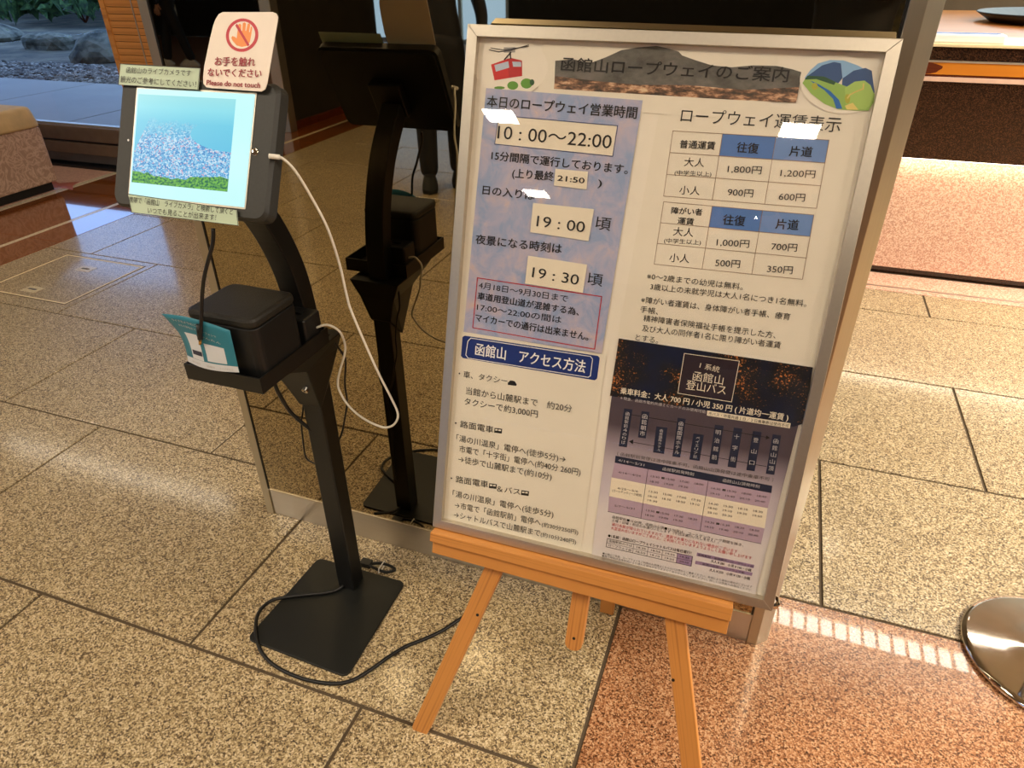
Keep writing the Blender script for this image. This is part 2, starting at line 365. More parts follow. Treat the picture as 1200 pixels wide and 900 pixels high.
# ------------------------------------------------------------------ the setting
floor = MB().box(-14, -10, -.06, 6, 7, -.0035).build('floor', 'grout'); tag(floor, kind='structure')
PX, PY, G = .9, .6, .008
X0, Y0 = -.158, 1.318            # grid origin: edge of the brown field, rear edge of its row
tile_mesh = None
def put_tile(x0, y0, x1, y1, m, name='floor_tile'):
    global tile_mesh
    full = abs((x1-x0)-PX) < 1e-6 and abs((y1-y0)-PY) < 1e-6 and m == 'granite_pale'
    if full and tile_mesh:
        o = bpy.data.objects.new(name, tile_mesh); COL.objects.link(o)
    else:
        w_, h_ = x1-x0, y1-y0
        o = MB().slab(G/2, G/2, -.0034, w_-G/2, h_-G/2, 0).build(name, m)
        if full: tile_mesh = o.data
    o.parent = floor; o.location = (x0, y0, 0)
    return o
XL = -3.62
HATCH = (-3.42, 2.0, -2.90, 2.47)
for r in range(-9, 4):
    ya, yb = Y0+r*PY, Y0+(r+1)*PY
    if r == 3: yb = 3.36
    off_x = X0 if (r+1) % 2 == 0 else X0+.45
    k = -5
    while True:
        xa = off_x+k*PX; xb = xa+PX; k += 1
        if xa > 4.9: break
        if xb < XL+.02: continue
        xa2 = max(xa, XL)
        if r < 0:
            if xa2 >= X0-.01: break
            xb = min(xb, X0)
        if xb-xa2 < .06: continue
        put_tile(xa2, ya, xb, yb, 'granite_pale')
for i in range(6):                                   # polished brown granite field on the right
    for j in range(5):
        put_tile(X0+i*PX, Y0-(j+1)*PX, X0+(i+1)*PX, Y0-j*PX, 'granite_brown', 'polished_slab')
for (xa, xb, m, nm) in ((-3.86, XL, 'stone_band', 'border_strip'), (-3.895, -3.86, 'stone_light', 'inlay_strip'), (-4.46, -3.895, 'stone_band', 'border_strip'),
                        (-4.52, -4.46, 'stone_light', 'inlay_strip')):
    for j in range(-5, 3):
        ya, yb = j*1.8-1.0, min(j*1.8+.8, 3.86)
        MB().slab(.001, .001, -.0034, xb-xa-.001, yb-ya-.001, 0, .0006).build(nm, m, floor).location = (xa, ya, 0)
for i in range(6):
    for j in range(-5, 3):
        xa = -4.52-(i+1)*1.5; ya, yb = j*1.8-1.0, min(j*1.8+.8, 3.86)
        MB().slab(.001, .001, -.0034, 1.499, yb-ya-.001, 0, .0006).build('lounge_slab', 'stone_rose', floor).location = (xa, ya, 0)
# small red leaf inlay in the lounge floor
ring = [(0, 0), (.09, .05), (.2, .02), (.28, .08), (.42, .07), (.34, .13), (.3, .2), (.2, .14), (.1, .18), (.05, .1)]
MB().loft([[(-4.86+a*1.05, 3.30+b*1.3, -.004) for a, b in ring], [(-4.86+a*1.05, 3.30+b*1.3, .0008) for a, b in ring]]).build('leaf_inlay', 'leaf_red', floor)
# threshold strip at the counter foot
MB().slab(0, .002, -.0034, 4.6, .045, 0).build('threshold_strip', 'granite_pink', floor).location = (.3, 3.36, 0)
MB().slab(0, .0, -.0034, 4.6, .012, .001, .0004).build('metal_strip', 'steel_rail', floor).location = (.3, 3.407, 0)
MB().slab(0, .0, -.0034, 4.6, .16, 0).build('threshold_strip', 'granite_pink', floor).location = (.3, 3.421, 0)
# floor hatch with brass edging and two lifting plates
hx0, hy0, hx1, hy1 = HATCH
mb = MB()
for (a, b, c, d) in ((hx0, hy0, hx1, hy0+.008), (hx0, hy1-.008, hx1, hy1), (hx0, hy0+.008, hx0+.008, hy1-.008), (hx1-.008, hy0+.008, hx1, hy1-.008)):
    mb.box(a, b, -.0034, c, d, .0012)
mb.build('hatch_edging', 'trim_cream', floor)
mb = MB()
for (a, b, c, d) in ((hx0-.006, hy0-.006, hx1+.006, hy0), (hx0-.006, hy1, hx1+.006, hy1+.006), (hx0-.006, hy0, hx0, hy1), (hx1, hy0, hx1+.006, hy1)):
    mb.box(a, b, -.004, c, d, .0008)
mb.build('hatch_groove', 'groove', floor)
for (x, y) in ((-3.19, 2.075), (-3.16, 2.35)):
    mb = MB().box(x-.045, y-.03, -.004, x+.045, y+.03, .0012); h = mb.build('lifting_plate', 'stone_light', floor)
    MB().rrect(.05, .012, .0012, .0022, .005, Matrix.Translation((x, y, 0))).build('slot', 'slot_dark', h)

ceiling = tag(MB().box(-14, -10, CEIL+.03, 6, 7, CEIL+.15).build('ceiling', 'ceiling_paint'), kind='structure')
def wall(name, a, b, m='wall_plaster'): return tag(MB().box(*a, *b).build(name, m), kind='structure')
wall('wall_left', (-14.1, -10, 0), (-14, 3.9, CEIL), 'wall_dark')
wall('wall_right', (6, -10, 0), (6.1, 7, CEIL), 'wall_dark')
wall('wall_back', (.2, 6.6, 0), (6, 6.75, CEIL), 'wall_plaster')
wall('wall_middle', (-3.84, 3.9, 0), (.2, 4.0, CEIL), 'wall_plaster')
wall('wall_side', (.2, 3.9, 0), (.3, 6.6, CEIL), 'wall_plaster')
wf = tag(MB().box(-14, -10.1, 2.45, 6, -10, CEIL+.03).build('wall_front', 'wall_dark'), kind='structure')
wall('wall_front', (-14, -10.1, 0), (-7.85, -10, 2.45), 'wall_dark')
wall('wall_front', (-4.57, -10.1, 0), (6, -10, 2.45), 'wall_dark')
# large entrance windows far behind (their daylight shows in the mirror)
wn = tag(MB().box(-7.2, -10.07, 0, -4.6, -10.03, .08).build('window_2', 'steel_rail'), kind='structure')
for i in range(4):
    xa = -7.2+i*2.6/3
    MB().box(xa-.03, -10.08, .08, xa+.03, -10.02, 2.45).build('mullion', 'steel', wn)
    if i < 3: MB().box(xa+.03, -10.055, .08, xa+2.6/3-.03, -10.045, 2.45).build('glass_pane', 'pane_glass', wn)
mb = MB().box(-7.85, -10.15, 0, -7.2, -9.6, CEIL); c = mb.build('wood_column', 'dark_wood', bevel=.01)
tag(c, 'red-brown wooden column reflected behind the tablet sign', 'column')
# lounge partition seen dark in the mirror, with a pale metal end post
c = thing('lounge_partition', (-4.1, -3.1, 0), 'dark olive lounge partition with pale end post, reflected left of the tablet', 'partition')
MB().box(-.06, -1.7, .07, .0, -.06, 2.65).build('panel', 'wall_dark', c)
MB().box(-.065, -1.7, 0, .005, -.06, .07).build('skirting', 'dark_wood', c)
MB().box(-.07, -.06, 0, .04, .04, 2.65).build('end_post', 'aluminium', c, .004)
p = thing('brass_pot', (-3.94, -4.2, 0), 'small brass pot reflected at the foot of the dark partition', 'pot')
MB().lathe([(.075, 0), (.085, .01), (.10, .12), (.11, .24), (.115, .25), (.10, .25), (.09, .12)], 24).build('vessel', 'gold_metal', p, smooth=True)
MB().lathe([(.10, .225), (.098, .23), (.0005, .232)], 24).build('soil', 'granite_dark', p)

# garden window on the left
wl = tag(MB().box(-14, 3.84, 0, -4.26, 3.94, .018).build('window_1', 'gasket'), kind='structure')
MB().box(-14, 3.885, .018, -4.26, 3.895, .105).build('glass_pane', 'pane_glass_low', wl)
MB().box(-14, 3.85, .105, -4.26, 3.95, .185).build('lower_rail', 'rail_brown', wl, .004)
MB().box(-14, 3.87, .185, -4.26, 3.94, .20).build('shadow_gap', 'gasket', wl)
MB().box(-14, 3.85, .20, -4.26, 3.95, .300).build('upper_rail', 'rail_brown', wl, .004)
MB().box(-14, 3.88, .300, -4.26, 3.92, .312).build('glazing_bead', 'aluminium', wl)
MB().box(-14, 3.895, .312, -4.26, 3.905, CEIL).build('glass_pane', 'pane_glass', wl)
# slatted wooden blind
lv = thing('slatted_screen', (-4.06, 3.9, 0), 'orange wood slatted screen beside the garden window', 'screen')
for i in range(60):
    z = .305+i*.0402
    MB().box(-.155, -.012, 0, .195, .006, .0365).build('slat', 'louver_wood', lv).location = (0, 0, z)
MB().box(-.195, -.02, .30, -.155, .02, CEIL).build('stile', 'louver_wood', lv)
MB().box(-.155, .008, .30, .195, .014, CEIL).build('backing', 'gasket', lv)
MB().box(-.195, -.03, 0, .22, .03, .30).build('sill_panel', 'rail_brown', lv)
mb = MB().box(.062, -.016, .305, .07, -.0125, CEIL); mb.build('ladder_tape', 'aluminium', lv)
# garden
gp = tag(MB().box(-30, 3.96, -.2, -1.5, 6.1, .16).build('garden_path', 'wall_plaster'), 'grey-blue garden paving right outside the window', 'paving', kind='structure')
mat('paving_blue', (122, 116, 102), .5, var=.15, scale=1.5); gp.data.materials[0] = MATS['paving_blue']
for i in range(9):
    MB().slab(.004, .004, 0, 1.49, 2.0, .03).build('paving_slab', 'paving_blue', gp).location = (-4.0-(i+1)*1.5, 4.05, .16)
gr = tag(MB().box(-40, 6.1, .08, -1.5, 7.5, .12).build('gravel_bed', 'gravel_grey'), 'bed of small grey-blue gravel beyond the garden paving', 'gravel', kind='stuff')
speckle('soil', [(.35, lin((40, 42, 34))), (.5, lin((70, 66, 52))), (.62, lin((100, 92, 74))), (.75, lin((84, 104, 60)))], 2.2, .95, detail=8)
tag(MB().box(-40, 7.5, .06, -1.5, 30, .13).build('planting_bed', 'soil'), 'dark planted earth bed between the gravel and the garden shrubs', 'soil', kind='structure')
bmm = bmesh.new()
for i in range(2600):
    x = -11.5+random.random()*6.5; y = 6.05+random.random()*1.5; r = .018+random.random()*.03
    v0 = bmesh.ops.create_icosphere(bmm, subdivisions=1, radius=r, matrix=Matrix.Translation((x, y, .125)) @ Matrix.Diagonal((1, 1+random.random()*.5, .6, 1)))
me = bpy.data.meshes.new('pebbles'); bmm.to_mesh(me); bmm.free(); me.materials.append(MATS['gravel_grey'])
pb = bpy.data.objects.new('pebbles', me); COL.objects.link(pb); pb.parent = gr; pb['kind'] = 'stuff'
speckle('rock', [(.35, lin((44, 46, 38))), (.5, lin((88, 88, 74))), (.62, lin((118, 114, 98))), (.72, lin((80, 92, 52)))], 5, .9)
speckle('foliage', [(.35, lin((26, 44, 26))), (.55, lin((60, 92, 44))), (.72, lin((110, 140, 76)))], 9, .8)
speckle('foliage_light', [(.35, lin((66, 104, 40))), (.6, lin((140, 176, 80)))], 9, .8)
def rock(x, y, sx, sy, sz, label, seed):
    random.seed(seed); bm = bmesh.new(); bmesh.ops.create_icosphere(bm, subdivisions=3, radius=1)
    for v in bm.verts:
        n = math.sin(v.co.x*3+seed)*.12+math.sin(v.co.y*4.1+seed*2)*.1+math.sin(v.co.z*5+seed)*.08+random.uniform(-.03, .03)
        v.co *= (1+n); v.co = Vector((v.co.x*sx, v.co.y*sy, max(v.co.z, -.3)*sz))
    me = bpy.data.meshes.new('garden_rock'); bm.to_mesh(me); bm.free(); me.materials.append(MATS['rock'])
    o = bpy.data.objects.new('garden_rock', me); COL.objects.link(o); o.location = (x, y, .13+.30*sz); tag(o, label, 'rock', 'rocks in the garden')
rock(-8.9, 8.0, .46, .34, .26, 'broad mossy grey rock in the garden, nearest the slatted screen', 3)
rock(-11.0, 8.9, .42, .3, .2, 'grey rock in the garden in the middle of the window view', 5)
rock(-13.2, 9.6, .6, .4, .22, 'long grey rock in the garden towards the left window edge', 8)
rock(-17.5, 10.6, .8, .5, .3, 'large pale boulder at the back of the garden', 11)
def shrub(x, y, s, m, label, seed, z=.125, k=260):
    random.seed(seed); root = thing('garden_shrub', (x, y, z), label, 'shrub', 'shrubs in the garden'); mb = MB(); n = 0
    st = MB()
    for i in range(5):
        a = random.random()*6.28; st.tube([(0, 0, 0), (math.cos(a)*s*.3, math.sin(a)*s*.3, s*.4), (math.cos(a)*s*.6, math.sin(a)*s*.6, s*.75)], [.02, .014, .006], 5)
    st.build('stem', 'dark_wood', root)
    for i in range(k):
        a, b = random.random()*6.28, math.acos(random.uniform(-.2, 1)); r = s*(.55+.45*random.random())
        c = Vector((math.cos(a)*math.sin(b)*r*1.2, math.sin(a)*math.sin(b)*r, abs(math.cos(b))*r*.85+s*.2))
        M = Matrix.Translation(c) @ Euler((random.random()*6, random.random()*6, random.random()*6)).to_matrix().to_4x4()
        q = s*.16*random.uniform(.6, 1.3)
        mb.add([M @ Vector(p) for p in ((-q, 0, 0), (0, -q*.45, q*.1), (q, 0, 0), (0, q*.45, q*.1))], [(0, 1, 2, 3)])
    f = mb.build('foliage', m, root); f['kind'] = 'stuff'
shrub(-8.0, 7.75, .26, 'foliage', 'small dark green shrub beside the rock near the slatted screen', 21)
shrub(-7.2, 6.9, .14, 'foliage_light', 'light green low plant between gravel and mossy rock', 22)
shrub(-11.2, 13.5, 1.3, 'foliage', 'large dark shrub at the back of the garden, left of the boulder', 23, k=500)
shrub(-14.8, 13.0, 1.5, 'foliage', 'dark shrub at the far left back of the garden', 24, k=500)
shrub(-9.6, 9.6, .4, 'foliage_light', 'yellow-green shrub behind the mossy rock near the slatted screen', 25, k=500)
shrub(-18.5, 15.0, 2.2, 'foliage', 'tall dark shrub beyond the left end of the garden', 26, k=600)
shrub(-13.5, 18.0, 2.6, 'foliage', 'tall dark hedge shrub behind the whole garden bed', 27, k=700)
shrub(-24, 22.0, 3.0, 'foliage', 'tall bushy hedge shrub in the far left corner of the garden', 28, k=700)

# ------------------------------------------------------------------ mirror partition
pt = thing('mirror_partition', (-.5, 1.149, 0), 'smoked mirror partition in a brushed steel frame behind the tablet stand', 'partition')
def L(x): return x+.5
MB().box(L(-1.143), .004, .0, L(.131), .012, .088).build('bottom_rail', 'steel_rail', pt, .0015)
MB().box(L(-1.139), .002, .089, L(.1265), .010, 2.40).build('mirror_pane', 'mirror_smoke', pt)
MB().box(L(-1.143), -.001, .0885, L(.131), .006, .0925).build('glazing_bead', 'aluminium', pt)
MB().box(L(-1.143), .000, .0925, L(-1.1392), .012, 2.40).build('gasket', 'gasket', pt)
MB().box(L(.1268), .000, .0925, L(.1305), .012, 2.40).build('gasket', 'gasket', pt)
MB().box(L(-1.166), 0, 0, L(-1.143), .06, 2.42).build('post', 'steel', pt, .0015)
ring = [(L(.131), 0), (L(.152), 0), (L(.176), .024), (L(.176), .06), (L(.131), .06)]
MB().loft([[(a, b, 0) for a, b in ring], [(a, b, 2.42) for a, b in ring]]).build('post', 'steel', pt, .001)
MB().box(L(-1.143), .0125, 0, L(.131), .055, 2.40).build('back_panel', 'steel', pt)
MB().box(L(-1.166), -.0, 2.42, L(.176), .06, 2.50).build('head_rail', 'steel_rail', pt)

# ------------------------------------------------------------------ reception counter (right)
ct = thing('reception_counter', (.42, 3.5, 0), 'reception counter with pink granite front, dark granite band and wooden top', 'counter')
MB().box(0, .10, 0, 4.5, .16, .035).build('toe_kick', 'granite_dark', ct)
MB().box(0, .075, .035, 4.5, .16, .545).build('front_panel', 'granite_pink', ct, .002)
MB().box(0, .08, .545, 4.5, .30, .562).build('light_recess', 'trim_cream', ct)
MB().box(0, .0, .562, 4.5, .30, .872).build('upper_panel', 'granite_dark', ct, .002)
MB().box(0, -.008, .872, 4.5, .30, .889).build('trim_strip', 'trim_pink', ct, .001)
MB().box(0, .004, .889, 4.5, .30, .898).build('shadow_gap', 'dark_wood', ct)
mb = MB().box(0, 0, .898, 4.5, .30, .943); ip = mb.build('inlaid_panel', 'burl', ct)
for (x, w_) in ((.03, .13), (.78, .14), (1.6, .16), (2.5, .14)):
    ring = [(x+w_/2+w_/2*math.cos(a*.3927)*(1+.1*math.sin(a*2)), .9205+.0215*math.sin(a*.3927)) for a in range(16)]
    MB().loft([[(a, -.002, b) for a, b in ring], [(a, .002, b) for a, b in ring]]).build('inlay_leaf', 'dark_wood', ip)
MB().box(0, -.004, .943, 4.5, .30, .950).build('trim_strip', 'aluminium', ct)
MB().box(0, 0, .950, 4.5, .30, 1.000).build('upper_band', 'granite_dark', ct, .002)
MB().box(0, -.01, 1.000, 4.5, .32, 1.012).build('ledge', 'trim_cream', ct, .002)
MB().box(0, .32, .93, 4.5, 2.7, .975).build('worktop', 'counter_wood', ct, .003)
MB().box(0, .32, .0, 4.5, .36, .93).build('back_panel', 'dark_wood', ct)
MB().box(0, 2.66, .0, 4.5, 2.70, .93).build('back_panel', 'dark_wood', ct)
o = thing('paper_roll', (.66, 3.56, 1.012), 'rolled blue and white paper lying on the counter ledge', 'paper')
MB().rrect(.30, .07, 0, .032, .01, cx=-.03).build('roll', 'print_white', o, .006)
MB().rrect(.27, .012, .0321, .0335, .004, cx=-.03, cy=.022).build('blue_edge', 'print_river', o)
MB().rrect(.22, .014, .0321, .0335, .004, cx=-.02, cy=-.015).build('blue_print', 'print_headblue2', o)
o = thing('black_tray', (1.40, 5.22, .975), 'round black dish at the back of the counter top', 'dish')
MB().lathe([(.0005, .002), (.36, .002), (.44, .05), (.43, .055), (.34, .02), (.0005, .015)], 40).build('dish', 'black_plastic', o, smooth=True)
o = thing('lace_mat', (.60, 4.0, .975), 'small white lace mat on the counter near the partition post', 'mat')
mb = MB()
for i in range(9):
    for j in range(3): mb.lathe([(.012, 0), (.014, .003), (.008, .004), (.0005, .004)], 8, (-.08+i*.022, -.04+j*.035, 0))
mb.build('lace', 'print_white', o)

t = thing('lit_wall_standin', (2.9, 6.56, 1.35), 'unseen glowing white sheets standing in for the lit wall behind the reception counter', 'lit wall stand-in')  # added glow in place of a plain wall washed with light
diffuser('panel_glow', (214, 236, 240), 5)
for i in range(5): MB().box(-2.4+i*.98, 0, 0, -1.44+i*.98, .03, 1.25).build('glowing_sheet', 'panel_glow', t)
MB().box(-2.45, -.005, -.04, 2.55, .03, -.001).build('lower_trim', 'aluminium', t)
t = thing('patterned_screen', (1.0, -3.0, 0), 'olive floral folding screen reflected above the board near the right post', 'screen')
for i in range(3):
    MB().box(-.70+i*.48, -.01, .08, -.24+i*.48, .01, 1.7).build('screen_leaf', 'screen_fabric', t)
    MB().box(-.72+i*.48, -.015, 0, -.70+i*.48, .015, 1.72).build('screen_frame', 'dark_wood', t)
MB().box(-.70, -.03, 0, .76, .03, .02).build('foot', 'dark_wood', t)
# ------------------------------------------------------------------ bench (left)
bn = thing('lounge_bench', (-5.1, 2.9, 0), 'low lounge bench with mottled brown sides and tan cushion by the window', 'bench')
MB().box(-.5, -1.2, 0, .55, .46, .055).build('plinth', 'gasket', bn)
MB().box(-.52, -1.22, .055, .58, .49, .405).build('side_panel', 'bench_fabric', bn, .012)
MB().rrect(1.13, 1.74, .405, .53, .05, Matrix.Translation((.03, -.365, 0)), taper=.02).build('seat_cushion', 'cushion', bn, .02, True)
# ------------------------------------------------------------------ stanchion (right edge)
sc = thing('stanchion', (.762, 1.325, 0), 'chrome stanchion with a round domed base at the right edge', 'stanchion')
MB().lathe([(.172, 0), (.176, .004), (.174, .012), (.166, .016), (.162, .0165), (.10, .021), (.04, .026), (.03, .03), (.0005, .03)], 72).build('base', 'chrome', sc, smooth=True)
MB().lathe([(.024, .03), (.0245, .9), (.024, .92), (.0005, .921)], 24).build('pole', 'chrome', sc, smooth=True)
MB().lathe([(.03, .92), (.038, .95), (.03, .985), (.0005, .99)], 24).build('finial', 'chrome', sc, smooth=True)

# ------------------------------------------------------------------ tablet stand
ts = thing('tablet_stand', (-.80, .91, 0), 'black kiosk stand holding the tablet, with square base plate and tray', 'stand')
def T(x, y, z): return (x+.80, y-.91, z)
ring = []
for (cx_, cy_, a0) in ((-.676-.016, 1.046-.016, 0), (-.928+.016, 1.044-.016, 90), (-.940+.016, .772+.016, 180), (-.672-.016, .764+.016, 270)):
    for k in range(7):
        a = math.radians(a0+15*k); ring.append((cx_+.016*math.cos(a)+.80, cy_+.016*math.sin(a)-.91))
MB().loft([[(a, b, 0) for a, b in ring], [(a, b, .006) for a, b in ring]]).build('base_plate', 'black_base', ts, .0015)
MB().box(*T(-.826, .978, .006), *T(-.781, 1.022, .60)).build('pole', 'black_metal', ts, .003)
# funnel shaped bracket between pole and tray
r0 = [T(-.83, .974, .545), T(-.777, .974, .545), T(-.777, 1.026, .60), T(-.83, 1.026, .60)]
r1 = [T(-.845, .93, .66), T(-.76, .93, .66), T(-.757, 1.035, .66), T(-.845, 1.035, .66)]
r2 = [T(-.868, .86, .6995), T(-.742, .86, .6995), T(-.742, 1.035, .6995), T(-.868, 1.035, .6995)]
MB().loft([r0, r1, r2]).build('bracket', 'black_metal', ts, .002)
for (x, y, z) in ((-.790, .944, .605),):
    M = Matrix.Translation(T(x+.004, y+.004, z)) @ Euler((math.radians(118), 0, 0)).to_matrix().to_4x4()
    mb = MB(); mb.rrect(.013, .013, -.004, .004, .0064, M, 4)
    b_ = mb.build('bolt', 'chrome', ts); mb = MB(); mb.rrect(.005, .005, .004, .0046, .0024, M, 4); mb.build('socket', 'gasket', b_)
# tray: floor and four walls
tr = MB().box(*T(-.901, .787, .700), *T(-.742, .990, .7035)).build('tray', 'black_metal', ts)
for (a, b) in (((-.901, .787, .7035), (-.742, .790, .730)), ((-.901, .987, .7035), (-.742, .990, .730)), ((-.901, .790, .7035), (-.898, .987, .730)), ((-.745, .790, .7035), (-.742, .987, .730))):
    MB().box(*T(*a), *T(*b)).build('tray_wall', 'black_metal', tr)
# curved arm: box tube following a side profile in the YZ plane
prof = [(1.018, .7), (1.018, .745), (1.014, .79), (1.006, .835), (.994, .875), (.978, .915), (.957, .955), (.932, .99), (.905, 1.022), (.886, 1.045)]
prof = [tuple(p)[:2] for p in smoothpts([(a, b, 0) for a, b in prof], 3)]
rings = []
for i, (y, z) in enumerate(prof):
    a = Vector(prof[max(i-1, 0)]); b = Vector(prof[min(i+1, len(prof)-1)]); d = (b-a).normalized(); nrm = Vector((-d.y, d.x))*.019
    rings.append([T(-.825, y+nrm.x-.018, z+nrm.y), T(-.825, y-nrm.x-.018, z-nrm.y), T(-.780, y-nrm.x-.018, z-nrm.y), T(-.780, y+nrm.x-.018, z+nrm.y)])
MB().loft(rings).build('curved_arm', 'black_metal', ts, .002)
# tablet head: local frame (u right, v up the screen, n towards the viewer)
tu = Vector((.9999, .0115, .0052)); tv = Vector((-.0099, .4507, .8924)); tn = tu.cross(tv).normalized()
TM = Matrix(((tu.x, tv.x, tn.x, -.8187+.80), (tu.y, tv.y, tn.y, .8379-.91), (tu.z, tv.z, tn.z, 1.0905), (0, 0, 0, 1)))
en = MB().rrect(.286, .196, -.024, -.006, .016, n=6, cx=.002)
en.rrect(.286, .196, -.006, .0, .016, n=6, taper=.004, cx=.002)
en = en.build('tablet_enclosure', 'bezel', ts, matrix=TM)
MB().rrect(.276, .186, -.030, -.0241, .014, n=6, cx=.002).build('rear_shell', 'black_plastic', ts, matrix=TM)
MB().rrect(.218, .165, .0002, .0009, .002).build('screen_rim', 'aluminium', en)
MB().rrect(.2135, .160, .0010, .0016, .001).build('screen', 'screen_white', en)
MB().box(-.1034, -.0602, .0017, .0752, .0716, .0020).build('screen_picture', 'screen_view', en)
MB().lathe([(.0055, .0002), (.0057, .001), (.0045, .0014), (.0005, .0012)], 20, (.1154, 0, 0)).build('home_button', 'chrome', en, smooth=True)
MB().lathe([(.0018, .0002), (.0016, .0007), (.0005, .0007)], 12, (-.118, .0025, 0)).build('front_camera', 'print_white', en)
MB().box(-.03, -.05, -.05, .045, .03, -.0301).build('rear_mount', 'black_metal', ts, .003, matrix=TM)
